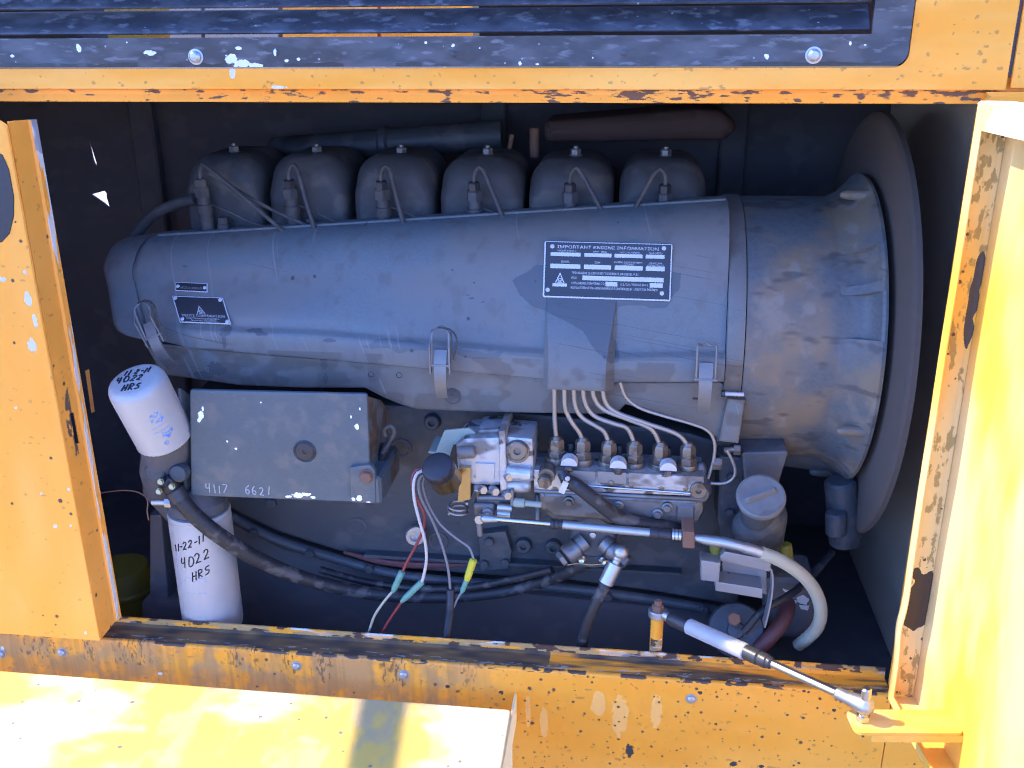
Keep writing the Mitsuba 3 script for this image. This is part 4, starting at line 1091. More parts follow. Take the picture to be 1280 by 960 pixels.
for px, mat in (([(-0.4423, 0.2150, 0.8554)], 0), ([(-0.3059, 0.2150, 1.0544)], 1), ([(-0.1594, 0.2150, 0.8395)], 1), ([(-0.1101, 0.2150, 0.8396)], 1), ([(-0.3041, 0.2150, 0.8364)], 0), ([(-0.3594, 0.2150, 1.0042)], 0), ([(-0.5889, 0.2150, 0.8924)], 2)):
    q = np.array(px[0])
    if mat == 0:
        add('core_plug', lathe(q, (0, -1, 0), [(-0.002, 0.017), (0.002, 0.0165), (0.0035, 0.014), (-0.001, 0.0105), (-0.001, 0.0001)], 28), 'dark_paint', CK)
    elif mat == 1:
        add('boss', [lathe(q, (0, -1, 0), [(-0.002, 0.0145), (0.010, 0.0125), (0.0115, 0.0105), (0.0115, 0.0055), (0.006, 0.0055), (0.006, 0.0001)], 28)], 'block_paint', CK)
    else:
        add('flange_bolt', hexa(q, (0, -1, 0), 0.008, 0.017), 'block_paint', CK)
for k, q in enumerate([(-0.6200, 0.2020, 0.8425), (-0.5243, 0.2020, 0.8083), (-0.4222, 0.2020, 0.7855), (-0.1783, 0.2020, 0.7664), (-0.0177, 0.2020, 0.7592), (0.1401, 0.2020, 0.7460)]):
    add('pan_bolt', hexa(q, (0, -1, -0.15), 0.009, 0.014), 'block_paint', CK)
add('hose_ring', [lathe((-0.3398, 0.2000, 0.8547), (0.35, -1, 0.1), [(0, 0.010), (0.0, 0.016), (0.004, 0.0175), (0.008, 0.016), (0.008, 0.010), (0, 0.010)], 28)], 'zinc', CK)
add('block_ledge', [box(-0.43, 0.10, 0.196, 0.225, 0.806, 0.812, 0.002)], 'block_paint', CK)
for q in ((560, 640), (600, 645), (610, 672), (585, 690)):
    pass
add('linkage_plate', [slab([(-0.2326, 0.8635), (-0.1875, 0.8722), (-0.1772, 0.8341), (-0.1827, 0.8005), (-0.2312, 0.7941)], 'xz', 0.196, 0.215, 0.003), hexa((-0.2142, 0.1960, 0.8527), (0, -1, 0), 0.007, 0.014), hexa((-0.2229, 0.1960, 0.8100), (0, -1, 0), 0.007, 0.013), hexa((-0.1880, 0.1960, 0.8153), (0, -1, 0), 0.006, 0.012)], 'block_paint', CK)

# -- sheet metal box at the lower left
bx = rounded([(-0.6315, 1.1535), (-0.366, 1.1575), (-0.3685, 1.040), (-0.3760, 0.9840), (-0.652, 0.9800)], 0.004)
BX = add('control_box', slab(bx, 'xz', 0.058, 0.063, 0.003), 'box_paint', E, label='flat grey sheet metal box with round rubber plug and flaked white scribbles', smooth=30)
for xa, d, nm in ((-0.3680, 0, 'side_sheet'), (-0.6475, -0.012, 'side_sheet')):
    add(nm, hull([(xa + e + d * (z < 1.0), y, z) for e in (-0.004, 0.0006) for y, z in ((0.0625, 1.153), (0.0625, 0.986), (0.150, 1.085), (0.172, 1.070), (0.172, 0.99))]) if d else hull([(xa + e - 0.0085 * (z < 1.0), y, z) for e in (-0.004, 0.0006) for y, z in ((0.0625, 1.153), (0.0625, 0.986), (0.135, 1.118), (0.165, 1.095), (0.168, 1.00))]), 'box_paint', BX)
q = v3(*(-0.4652, 0.0580, 1.0637))
add('rubber_plug', lathe(q, (0, -1, 0), [(-0.001, 0.0175), (0.0012, 0.0172), (0.0022, 0.0158), (0.0010, 0.0142), (0.0022, 0.0128), (0.0030, 0.0030), (0.0016, 0.0022), (0.0016, 0.0001)], 40), 'black_plastic', BX, label='black rubber plug')
sc = [handwriting('4117', lambda a, b: v3(*(-0.6253, 0.0575, 0.9886)) + v3(a, 0.0, b - a * 0.02), 0.0145, 0.0009, gap=0.80), handwriting('6621', lambda a, b: v3(*(-0.5634, 0.0575, 0.9893)) + v3(a, 0, b - a * 0.02), 0.0145, 0.0009, gap=0.80)]
for s_ in sc:
    add('scribble', s_, 'white_paint', BX, smooth=False)
add('ear', [slab(rounded([(-0.3971, 1.0448), (-0.3655, 1.0503), (-0.3588, 1.0416), (-0.3607, 0.9880), (-0.3984, 0.9872)], 0.004), 'xz', 0.050, 0.0585, 0.002), box(-0.378, -0.352, 0.052, 0.17, 0.985, 1.03, 0.004)], 'box_paint', BX)
add('ear_bolt', [hexa((-0.3722, 0.0500, 1.0322), (0.1, -1, 0), 0.008, 0.016), lathe((-0.3722, 0.0500, 1.0322), (0.1, -1, 0), [(0, 0.011), (0.0015, 0.0105)], 20)], 'rust_metal', BX)
add('cable_eye', [tube([(-0.3600, 0.1000, 1.0474), (-0.3480, 0.1000, 1.0663), (-0.3399, 0.1000, 1.0822), (-0.3455, 0.1000, 1.0923), (-0.3556, 0.1000, 1.0854), (-0.3537, 0.1000, 1.0751)], 0.0035, 10)], 'head_paint', BX, smooth=60)
add('control_cable', tube([(-0.3768, 0.1150, 0.9940), (-0.3674, 0.1150, 1.0282), (-0.3585, 0.1150, 1.0540)], 0.007, 10), 'rubber', BX, smooth=60)

# -- fuel filter (upper) and oil filter (lower)
b1 = v3(*(-0.6820, 0.0620, 1.0736))
ax = unit(v3(-0.100, -0.34, 0.92))
prof = [(-0.004, 0.0355), (0.0, 0.0405), (0.0025, 0.0425), (0.006, 0.0420), (0.008, 0.0412), (0.010, 0.0420), (0.098, 0.0424), (0.106, 0.0412), (0.111, 0.0385), (0.1135, 0.0340), (0.1145, 0.028), (0.1152, 0.0001)]
F1 = add('fuel_filter', lathe(b1, ax, prof, 64, hint=(0, -1, 0)), 'filter_paint', E, label='upper leaning white filter with black handwriting on its domed top', smooth=50)
e, _ = frame_of(ax, (0, -1, 0))
t = np.cross(e, -ax)
t = t if t[0] > 0 else -t
topc = b1 + ax * 0.1148
PT = lambda a, b: topc + t * a - e * b + ax * (0.0006 - 0.35 * (a * a + b * b) * 0.5)
hw = []
for s, x, y, h in (('11 2-11', -0.021, 0.009, 0.0105), ('4022', -0.025, -0.008, 0.0125), ('HRS', -0.010, -0.025, 0.0120)):
    hw.append(handwriting(s, lambda a, b: PT(x + a, y + b + a * 0.12), h, 0.0011, gap=0.80))
add('handwriting', hw, 'ink', F1, smooth=False)


def on_side(base, axis, r, e, t):
    return lambda s, h: base + axis * h + (e * math.cos(s / r) + t * math.sin(s / r)) * r


PS = on_side(b1, ax, 0.0424, e, t)
pr = []
rr = np.random.default_rng(3)
for k in range(46):
    s, h = (0.018 + 0.018 * rr.random(), 0.068 + 0.020 * (rr.random() - 0.5)) if k < 26 else (0.022 + 0.018 * rr.random(), 0.034 + 0.014 * (rr.random() - 0.5))
    pr.append(tube([PS(s + d, h + d * 0.35) for d in (0, 0.0012, 0.0022 + 0.002 * rr.random())], 0.0006, 5, smooth=False))
for h in (0.052, 0.043):
    pr.append(tube([PS(0.016 + d, h + d * 0.1) for d in np.linspace(0, 0.024, 8)], 0.0003, 5, smooth=False))
pr.append(tube([PS(0.026 + 0.003 * math.cos(a), 0.021 + 0.0025 * math.sin(a)) for a in np.linspace(0, 6.3, 14)], 0.0007, 5, smooth=False))
add('blue_print', pr, 'blue_print', F1, smooth=False)

b2 = v3(*(-0.6579, 0.0980, 0.9400)) + v3(-0.004, 0, -0.225)
ax2 = unit(v3(0.006, -0.006, 1))
prof = [(0.0, 0.030), (0.003, 0.040), (0.010, 0.0465), (0.018, 0.0480), (0.190, 0.0482), (0.210, 0.0482), (0.213, 0.0468), (0.216, 0.0480), (0.220, 0.0484), (0.223, 0.0470)]
F2 = add('oil_filter', lathe(b2, ax2, prof, 64, hint=(0, -1, 0)), 'filter_paint', E, label='lower upright white filter with black handwriting on its side', smooth=50)
e, _ = frame_of(ax2, (0, -1, 0))
t = np.cross(e, -ax2)
t = t if t[0] > 0 else -t
PS2 = on_side(b2, ax2, 0.0482, e, t)
hw = []
for s, x, y, h in (('11-22-11', -0.029, 0.168, 0.0125), ('4022', -0.018, 0.140, 0.0170), ('HRS', -0.002, 0.121, 0.0140)):
    hw.append(handwriting(s, lambda a, b: PS2(x + a, y + b + a * 0.42), h, 0.0011, gap=0.78))
add('handwriting', hw, 'ink', F2, smooth=False)
pr = []
for k in range(70):
    s, h = (-0.030 + 0.003 * rr.random(), 0.100 + 0.080 * rr.random()) if k < 26 else (-0.018 + 0.040 * rr.random(), (0.126, 0.120, 0.098)[k % 3])
    pr.append(tube([PS2(s + d, h) for d in (0, 0.0008, 0.0018)], 0.00035, 5, smooth=False))
add('blue_print', pr, 'blue_print', F2, smooth=False)
# the casting that carries both
FHd = add('filter_head', [hull(np.vstack([lathe(b1 - ax * 0.030, ax, [(0, 0.030), (0.026, 0.036)], 28).vertices, lathe(v3(*(-0.7111, 0.0950, 0.9860)), (0, 0, 1), [(-0.02, 0.030), (0.02, 0.034)], 24).vertices])),
                          lathe(b2 + ax2 * 0.223, ax2, [(0, 0.040), (0.004, 0.045), (0.018, 0.044), (0.026, 0.036), (0.045, 0.030)], 40), hull(np.vstack([ball((-0.7252, 0.1050, 0.9664), 0.026, 2).vertices, ball((-0.6645, 0.1150, 0.9577), 0.030, 2).vertices, ball((-0.6986, 0.1200, 0.9176), 0.028, 2).vertices]))], 'dark_paint', E, label='dark cast filter head')
for q, r in (((-0.6963, 0.0460, 1.0237), 0.015), ((-0.6599, 0.0460, 1.0230), 0.0125)):
    add('plug', lathe(q, (0, -1, 0.1), [(-0.012, r * 1.1), (0, r * 1.1), (0.003, r), (0.0045, r * 0.7), (0.0035, 0.0001)], 28), 'block_paint', FHd)
for q in ((-0.6825, 0.0380, 1.0138), (-0.6616, 0.0300, 1.0109), (-0.6828, 0.0300, 1.0018)):
    add('fitting_nut', [hexa(q, (0.2, -1, 0.3), 0.009, 0.010), lathe(q, (0.2, -1, 0.3), [(0.008, 0.0035), (0.014, 0.0033)], 12)], 'gold_zinc', FHd)
add('sender', [cyl((-0.7081, 0.0450, 0.9727), (-0.6798, 0.0450, 0.9743), 0.0048, 14, 0.001), hexa((-0.6863, 0.0450, 0.9739), (1, 0.0, 0), 0.010, 0.013)], 'zinc', FHd)

# -- injection pump
U0 = 0.096
pp = [(-0.1302, 1.0332), (0.1173, 1.0332), (0.1219, 1.0142), (0.1183, 0.9984), (-0.1302, 1.0005)]
IP = add('injection_pump', [slab([(-0.1314, 1.0332), (0.1161, 1.0344), (0.1180, 1.0023), (-0.1314, 1.0004)], 'xz', U0, 0.166, 0.002)], 'aluminium', E, label='oily aluminium injection pump with six outlets')
add('pump_body', [slab(rounded([(-0.1284, 0.9976), (0.1187, 0.9980), (0.1224, 0.9746), (0.1144, 0.9529), (0.0869, 0.9419), (-0.0198, 0.9422), (-0.1040, 0.9453), (-0.1235, 0.9604)], 0.006), 'xz', 0.103, 0.17, 0.012)], 'pump_metal', IP, smooth=40)
add('pump_ledge', tube([(-0.0566, 0.0940, 1.0120), (0.0252, 0.0940, 1.0099), (0.1038, 0.0940, 1.0077)], 0.0018, 8), 'bright_steel', IP, smooth=60)
add('pump_rail', tube([(-0.1306, 0.1000, 0.9971), (-0.0567, 0.1000, 0.9972), (0.0258, 0.1000, 0.9965), (0.1186, 0.1000, 0.9964)], 0.004, 8), 'pump_metal', IP, smooth=60)
for nm, px, mat in (('type_label', [(-0.0782, 1.0353), (-0.0408, 1.0353), (-0.0404, 1.0191), (-0.0780, 1.0198)], 'grey_label'), ('type_label', [(-0.0373, 1.0361), (0.0046, 1.0357), (0.0052, 1.0177), (-0.0368, 1.0180)], 'grey_label'), ('side_cover', [(0.0080, 1.0372), (0.0908, 1.0364), (0.0919, 1.0172), (0.0087, 1.0166)], 'aluminium')):
    add(nm, slab(px, 'xz', 0.0935 if nm == 'type_label' else 0.091, 0.0965, 0.0006), mat, IP)
for q in [(-0.0170, 0.0935, 1.0189), (0.0122, 0.0935, 1.0172), (0.0562, 0.0935, 1.0157), (0.0907, 0.0935, 1.0163)]:
    add('cover_screw', lathe(q, (0, -1, 0), [(0, 0.0042), (0.002, 0.0040), (0.003, 0.002), (0.003, 0.0001)], 14), 'brown_steel', IP)
vx = [(695.5, 577), (728, 579), (760.5, 582), (792.4, 583), (824.3, 586), (858.8, 587)]
VB = [(-0.1000, 0.1240, 1.0375), (-0.0611, 0.1240, 1.0368), (-0.0224, 0.1240, 1.0348), (0.0153, 0.1240, 1.0354), (0.0528, 0.1240, 1.0347), (0.0931, 0.1240, 1.0354)]
VT = []
for k, q in enumerate(VB):
    q = np.array(q) + v3(0, 0, 0.000)
    d = add('delivery_valve', [lathe(q, (0, 0, 1), [(-0.004, 0.0160), (0.004, 0.0162), (0.007, 0.0145)], 28), hexa(q + v3(0, 0, 0.004), (0, 0, 1), 0.013, 0.0235), lathe(q + v3(0, 0, 0.016), (0, 0, 1), [(0, 0.0105), (0.005, 0.0105)], 24), hexa(q + v3(0, 0, 0.0195), (0, 0, 1), 0.0155, 0.0205, 0.3), lathe(q + v3(0, 0, 0.034), (0, 0, 1), [(0, 0.009), (0.004, 0.0062), (0.006, 0.0052)], 20)], 'brown_steel', IP)
    VT.append(q + v3(0, 0, 0.038))
for q in ((-0.0794, 0.1100, 1.0436), (-0.0076, 0.1100, 1.0433), (0.0646, 0.1100, 1.0431)):
    q = np.array(q)
    hm = [(0.0122 * math.cos(a), 0.0125 * math.sin(a)) for a in np.linspace(0, math.pi, 15)]
    add('clamp', [prism([(q[0] + a, q[2] - 0.001 + b) for a, b in hm], 'xz', 0.094, 0.112)], 'plate_silver', IP, smooth=40)
    add('clamp_bolt', [hexa((q[0], 0.0955, q[2] - 0.0045), (0, -0.7, -0.7), 0.006, 0.0105)], 'brown_steel', IP)
    add('clamp_stud', [cyl((q[0], 0.135, q[2] + 0.004), (q[0], 0.135, q[2] + 0.018), 0.006, 14, 0.001)], 'black_plastic', IP)
add('end_boss', [lathe((0.1117, 0.1100, 1.0054), (0, -1, -0.05), [(-0.02, 0.0185), (0.004, 0.018), (0.012, 0.0145), (0.0135, 0.013)], 28), hull(np.vstack([ball((0.1093, 0.1200, 1.0173), 0.012, 2).vertices, ball((0.1136, 0.1300, 1.0324), 0.010, 2).vertices]))], 'pump_metal', IP, smooth=40)
add('socket_plug', lathe((0.1093, 0.0960, 1.0135), (0, -1, 0), [(0, 0.0125), (0.004, 0.0125), (0.0055, 0.0112), (0.0055, 0.0045), (0.001, 0.0042), (0.001, 0.0001)], 28), 'brown_steel', IP)
add('banjo_bolt', [lathe((-0.1111, 0.0940, 1.0287), (0, -1, 0), [(-0.01, 0.0125), (0.006, 0.0125), (0.009, 0.0115)], 28), hexa((-0.1137, 0.0840, 1.0229), (0, -1, -0.1), 0.010, 0.0185)], 'brown_steel', IP, smooth=20)
add('hose_clamp', [lathe((-0.0871, 0.0880, 1.0328), (0.35, -0.6, -0.5), [(0, 0.0085), (0.012, 0.0085)], 20), cyl((-0.0840, 0.0780, 1.0300), (-0.0816, 0.0780, 1.0224), 0.004, 12)], 'black_plastic', IP)
add('clamp_tag', hull([np.array(q) + v3(0, d, 0) for q in [(-0.0859, 0.0720, 1.0289), (-0.0777, 0.0720, 1.0255), (-0.0845, 0.0720, 1.0071), (-0.0927, 0.0720, 1.0105)] for d in (0, 0.002)]), 'plate_silver', IP, label='small shiny tag of a hose clamp')
add('clamp_screw', cyl((-0.0826, 0.0740, 1.0294), (-0.0786, 0.0660, 1.0361), 0.0038, 12, 0.0008), 'bright_steel', IP)
for q in [(-0.0791, 0.1010, 0.9809), (-0.0054, 0.1010, 0.9784), (0.0662, 0.1010, 0.9798), (0.0527, 0.1010, 0.9684)]:
    add('body_bolt', [lathe(q, (0, -1, 0.05), [(-0.004, 0.0085), (0.002, 0.008), (0.003, 0.006)], 20), hexa(np.array(q) + v3(0, -0.002, 0), (0, -1, 0), 0.006, 0.010)], 'pump_metal', IP)
for q_ in ((0.078, 0.108, 0.10, 0.19, 0.955, 0.985), (0.012, 0.05, 0.12, 0.20, 0.93, 0.99), (-0.10, -0.06, 0.12, 0.20, 0.95, 0.99)):
    add('mount_foot', box(*q_, 0.004), 'pump_metal', IP)

# governor housing to the left of the pump
GV = add('governor', [slab(rounded([(-0.2471, 1.0694), (-0.2337, 1.0803), (-0.1698, 1.0858), (-0.1704, 1.0108), (-0.1848, 1.0048), (-0.2452, 1.0042)], 0.003), 'xz', 0.092, 0.165, 0.006), slab(rounded([(-0.2162, 1.0862), (-0.1768, 1.0893), (-0.1745, 1.0752), (-0.2177, 1.0706)], 0.002), 'xz', 0.112, 0.165, 0.003)], 'aluminium', IP, label='bright aluminium governor housing', smooth=30)
add('governor_flange', [slab(rounded([(-0.1817, 1.0979), (-0.1712, 1.0996), (-0.1697, 1.0033), (-0.1805, 1.0000)], 0.002), 'xz', 0.084, 0.17, 0.003)], 'aluminium', GV)
add('governor_neck', [slab(rounded([(-0.1721, 1.0857), (-0.1323, 1.0837), (-0.1298, 1.0143), (-0.1703, 1.0161)], 0.003), 'xz', 0.094, 0.16, 0.005), cyl((-0.1726, 0.0920, 1.0290), (-0.1322, 0.0920, 1.0285), 0.012, 24, 0.003), cyl((-0.1739, 0.1000, 1.0041), (-0.1354, 0.1000, 1.0048), 0.011, 24, 0.003)], 'aluminium', GV, smooth=35)
add('neck_plug', [lathe((-0.1546, 0.0920, 1.0636), (0, -1, 0.1), [(-0.004, 0.0180), (0.003, 0.0175)], 28), lathe((-0.1542, 0.0890, 1.0662), (0, -1, 0.1), [(0, 0.0150), (0.004, 0.0145), (0.0055, 0.0125), (0.0055, 0.0055), (0.001, 0.005), (0.001, 0.0001)], 32)], 'brown_steel', GV)
add('side_boss', [cyl((-0.2431, 0.0880, 1.0585), (-0.2168, 0.0880, 1.0610), 0.0095, 22, 0.002), slab([(-0.2169, 1.0426), (-0.1883, 1.0427), (-0.1898, 1.0179), (-0.2174, 1.0178)], 'xz', 0.0885, 0.094, 0.001)], 'aluminium', GV)
for q in [(-0.1695, 0.0860, 1.0255), (-0.2080, 0.0860, 1.0025), (-0.1901, 0.0860, 1.0008), (-0.1721, 0.0860, 0.9952)]:
    add('housing_bolt', [hexa(q, (0.5, -0.8, 0.1), 0.009, 0.012)], 'zinc', GV)
add('green_bracket', [slab([(-0.2659, 1.0844), (-0.2282, 1.0900), (-0.2188, 1.0827), (-0.2311, 1.0691), (-0.2532, 1.0616), (-0.2586, 1.0442), (-0.2614, 1.0308), (-0.2872, 1.0322)], 'xz', 0.108, 0.1115, 0.001), box(-0.292, -0.262, 0.11, 0.17, 1.045, 1.0485, 0.001)], 'green_paint', GV, label='pale green bracket plate')
# stop solenoid
s0, s1 = v3(*(-0.2631, 0.0480, 1.0490)), v3(*(-0.2461, 0.1000, 0.9787))
sd = unit(s1 - s0)
SO = add('solenoid', [lathe(s0, sd, [(0.0, 0.021), (0.002, 0.0235), (0.034, 0.0235), (0.036, 0.021), (0.040, 0.014), (0.050, 0.014)], 40), hull([np.array(p) + v3(0, d, 0) for p in [(-0.2378, 0.0820, 1.0382), (-0.2235, 0.0820, 1.0376), (-0.2246, 0.0820, 0.9864), (-0.2441, 0.0820, 0.9800)] for d in (0.0, 0.030)])], 'gold_zinc', IP, label='gold coloured stop solenoid with black cap', smooth=30)
add('solenoid_cap', [lathe(s0 + sd * 0.003, -sd, [(0, 0.0235), (0.010, 0.0238), (0.014, 0.0222), (0.015, 0.018), (0.0152, 0.0001)], 40)], 'plate_black', SO)
add('solenoid_label', [hull([s0 + sd * a + (unit(v3(0.2, -1, -0.25)) * 0.0238) + unit(np.cross(sd, v3(0, 1, 0))) * b + v3(0, c, 0) for a in (0.016, 0.028) for b in (-0.006, 0.008) for c in (0.003, 0.004)])], 'grey_label', SO)
c0 = s1 + v3(-0.002, 0.004, -0.012)
add('coil_spring', tube([c0 + v3(0.014 * math.cos(a), 0.012 * math.sin(a), -0.0012 * a) for a in np.linspace(0, 6.3 * 2.5, 60)], 0.0022, 8, smooth=False), 'pipe_steel', SO, smooth=60)
# linkage under the governor
add('stop_lever', [slab(rounded([(-0.2201, 0.9936), (-0.1643, 0.9980), (-0.1595, 0.9862), (-0.1645, 0.9698), (-0.2180, 0.9722)], 0.003), 'xz', 0.098, 0.13, 0.003), cyl((-0.2145, 0.0940, 0.9835), (-0.1636, 0.0940, 0.9864), 0.0045, 14, 0.001), slab([(-0.1646, 1.0045), (-0.1599, 1.0048), (-0.1600, 0.9784), (-0.1648, 0.9781)], 'xz', 0.082, 0.11, 0.001)], 'pump_metal', IP)
add('adjusting_screw', [cyl((-0.1603, 0.0860, 0.9826), (-0.1435, 0.0860, 0.9823), 0.0068, 18, 0.001), cyl((-0.1435, 0.0860, 0.9823), (-0.1184, 0.0860, 0.9810), 0.0046, 18, 0.0008)], 'teal_plastic', IP, label='pale green adjusting screw') if False else add('adjusting_screw', [cyl((-0.1603, 0.0860, 0.9826), (-0.1435, 0.0860, 0.9823), 0.0068, 18, 0.001), cyl((-0.1435, 0.0860, 0.9823), (-0.1184, 0.0860, 0.9810), 0.0046, 18, 0.0008)], 'green_paint', IP, label='pale green adjusting screw')
add('lever_bolt', [hexa((-0.2149, 0.0980, 0.9949), (0, -0.6, 0.8), 0.008, 0.013), hexa((-0.1930, 0.0980, 0.9947), (0, -0.6, 0.8), 0.008, 0.012), cyl((-0.1847, 0.0880, 0.9722), (-0.1630, 0.0880, 0.9721), 0.006, 14), cyl((-0.1848, 0.0880, 0.9615), (-0.1654, 0.0880, 0.9613), 0.006, 14), lathe((-0.1996, 0.0900, 0.9623), (0, -1, 0), [(0, 0.009), (0.005, 0.008), (0.005, 0.003), (0.002, 0.0001)], 20)], 'zinc', IP)
add('lever_arm', hull(np.vstack([ball((-0.2159, 0.1000, 0.9561), 0.006, 1).vertices, ball((-0.2133, 0.0950, 0.9206), 0.005, 1).vertices])), 'pump_metal', IP)
add('lever_arm', hull(np.vstack([ball((-0.1277, 0.1200, 0.9779), 0.005, 1).vertices, ball((-0.1257, 0.1000, 0.9505), 0.004, 1).vertices])), 'pump_metal', IP)
add('lever_arm', [box(-0.222, -0.19, 0.09, 0.13, 0.955, 0.975, 0.002)], 'pump_metal', IP)

# -- the seven steel pipes
pipes = [[(-0.1040, 0.1220, 1.1717), (-0.1037, 0.1220, 1.1344), (-0.1027, 0.1220, 1.0965), (-0.1013, 0.1220, 1.0696)], [(-0.0894, 0.1220, 1.1723), (-0.0884, 0.1220, 1.1275), (-0.0835, 0.1220, 1.1114), (-0.0750, 0.1220, 1.0965), (-0.0666, 0.1220, 1.0841), (-0.0627, 0.1220, 1.0675)], [(-0.0762, 0.1220, 1.1727), (-0.0738, 0.1220, 1.1307), (-0.0635, 0.1220, 1.1097), (-0.0433, 0.1220, 1.0966), (-0.0302, 0.1220, 1.0870), (-0.0238, 0.1220, 1.0668)],
         [(-0.0629, 0.1220, 1.1732), (-0.0599, 0.1220, 1.1362), (-0.0460, 0.1220, 1.1130), (-0.0178, 0.1220, 1.1016), (0.0034, 0.1220, 1.0936), (0.0136, 0.1220, 1.0686)], [(-0.0497, 0.1220, 1.1737), (-0.0461, 0.1220, 1.1418), (-0.0311, 0.1220, 1.1224), (0.0041, 0.1220, 1.1088), (0.0382, 0.1220, 1.0939), (0.0509, 0.1220, 1.0678)], [(-0.0353, 0.1220, 1.1743), (-0.0304, 0.1220, 1.1374), (-0.0137, 0.1220, 1.1194), (0.0273, 0.1220, 1.1048), (0.0754, 0.1220, 1.0880), (0.0903, 0.1220, 1.0671)],
         [(-0.0093, 0.1200, 1.1662), (0.0006, 0.1200, 1.1432), (0.0207, 0.1200, 1.1279), (0.0555, 0.1200, 1.1169), (0.0926, 0.1200, 1.1073), (0.1183, 0.1200, 1.0972), (0.1297, 0.1200, 1.0788), (0.1303, 0.1200, 1.0508), (0.1242, 0.1200, 1.0207)]]
for k, pts in enumerate(pipes):
    pts = [np.array(p) for p in pts]
    if k < 6:
        pts[-1] = VT[k] - v3(0, 0, 0.004)
        pts[-2] = pts[-2] + v3(0, (VT[k][1] - 0.122) * 0.7, 0)
    add('fuel_pipe', tube(pts, 0.0036 if k < 6 else 0.0025, 12, step=0.004), 'pipe_steel', E, smooth=60, label=None if k < 6 else 'thin fuel pipe looping round the end of the pump')
add('fuel_pipe', tube([(0.1240, 0.1250, 1.0104), (0.1483, 0.1250, 1.0117), (0.1605, 0.1250, 1.0202), (0.1630, 0.1250, 1.0334), (0.1572, 0.1250, 1.0498), (0.1481, 0.1250, 1.0660)], 0.0026, 10, step=0.004), 'pipe_steel', E, smooth=60)
add('pipe_union', [hexa((0.1289, 0.1250, 1.0433), (1, 0, 0), 0.014, 0.017), cyl((0.1453, 0.1300, 1.0624), (0.1645, 0.1300, 1.0659), 0.0045, 14), hexa((0.1589, 0.1300, 1.0643), (1, 0, 0), 0.010, 0.014)], 'brown_steel', E)

# -- lift pump under the injection pump
q = v3(*(-0.0422, 0.1050, 0.9201))
LP = add('lift_pump', [lathe(q + v3(0, 0.03, 0), (0, -1, 0.06), [(0, 0.036), (0.022, 0.036), (0.030, 0.034), (0.033, 0.031), (0.034, 0.0001)], 44), slab(rounded([(-0.0723, 0.8904), (-0.0066, 0.8947), (-0.0034, 0.8725), (-0.0400, 0.8673), (-0.0720, 0.8680)], 0.004), 'xz', 0.104, 0.15, 0.003)], 'block_paint', E, label='dark round lift pump', smooth=35)
add('cap_screw', lathe(q + v3(0, -0.004, 0.006), (0, -1, 0.06), [(0, 0.0052), (0.002, 0.005), (0.0025, 0.0036), (0.001, 0.003), (0.001, 0.0001)], 16), 'zinc', LP)
for a, b, r in (((-0.0586, 0.0980, 0.9134), (-0.0805, 0.0860, 0.8982), 0.0145), ((-0.0212, 0.0980, 0.9130), (0.0010, 0.0860, 0.8994), 0.0135)):
    a, b = np.array(a), np.array(b)
    d = unit(b - a)
    L = np.linalg.norm(b - a)
    add('union_fitting', [lathe(a - d * 0.006, d, [(0, r), (L * 0.42, r), (L * 0.44, r * 0.8), (L * 0.52, r * 0.8), (L * 0.54, r * 1.08), (L + 0.004, r * 1.08), (L + 0.007, r * 0.9)], 32), hexa(b + d * 0.006, d, 0.007, r * 1.5)], 'pump_metal', LP)
for p in [(-0.0582, 0.1000, 0.8846), (-0.0254, 0.1000, 0.8840)]:
    add('phillips_screw', lathe(p, (0, -1, 0.1), [(-0.002, 0.0070), (0.002, 0.0068), (0.004, 0.0045), (0.0025, 0.0015), (0.0025, 0.0001)], 18), 'bright_steel', LP)
add('wire_clip', tube([(-0.0920, 0.0940, 0.8984), (-0.0907, 0.0940, 0.8846), (-0.0808, 0.0940, 0.8769), (-0.0638, 0.0940, 0.8808), (-0.0444, 0.0940, 0.8793), (-0.0275, 0.0940, 0.8818)], 0.0014, 8), 'gold_zinc', LP, smooth=60)
f0, f1 = v3(*(0.0007, 0.0800, 0.9124)), v3(*(-0.0245, 0.0620, 0.8558))
fd = unit(f1 - f0)
add('hose_end', [lathe(f0, fd, [(0, 0.009), (0.012, 0.0075), (0.014, 0.0062), (0.019, 0.0062), (0.0195, 0.0115), (0.052, 0.0115), (0.053, 0.010)], 28), ball(f0, 0.012, 2)], 'zinc', LP, label='bright crimped hose end')

# -- oil filler with its cap, and the brackets at the right end
oc = v3(*(0.1929, 0.0580, 1.0244))
on = unit(v3(-0.05, -0.62, 0.78))
OF = add('oil_filler', [lathe(oc - on * 0.060, on, [(0, 0.026), (0.050, 0.026), (0.054, 0.029)], 36), hull(np.vstack([ball((0.1922, 0.1100, 0.9479), 0.03, 2).vertices, ball((0.2097, 0.1000, 0.9742), 0.03, 2).vertices, ball((0.2160, 0.1600, 0.8660), 0.03, 2).vertices]))], 'block_paint', E)
eo, to = frame_of(on, v3(0.8, 0, 0.6))
cap = [lathe(oc - on * 0.004, on, [(0, 0.030), (0.001, 0.0335), (0.006, 0.0345), (0.009, 0.0335), (0.0105, 0.0305), (0.0098, 0.026), (0.0100, 0.0001)], 56)]
cap.append(hull([oc + on * (0.004 + c) + eo * a * (1 - 3 * c) + to * b for a in (-0.024, 0.024) for b in (-0.0042, 0.0042) for c in (0, 0.003)] + [oc + on * 0.0135 + eo * a + to * b for a in (-0.019, 0.019) for b in (-0.0018, 0.0018)]))
add('filler_cap', cap, 'cover_paint', OF, label='round grey filler cap with a raised grip bar', smooth=28)
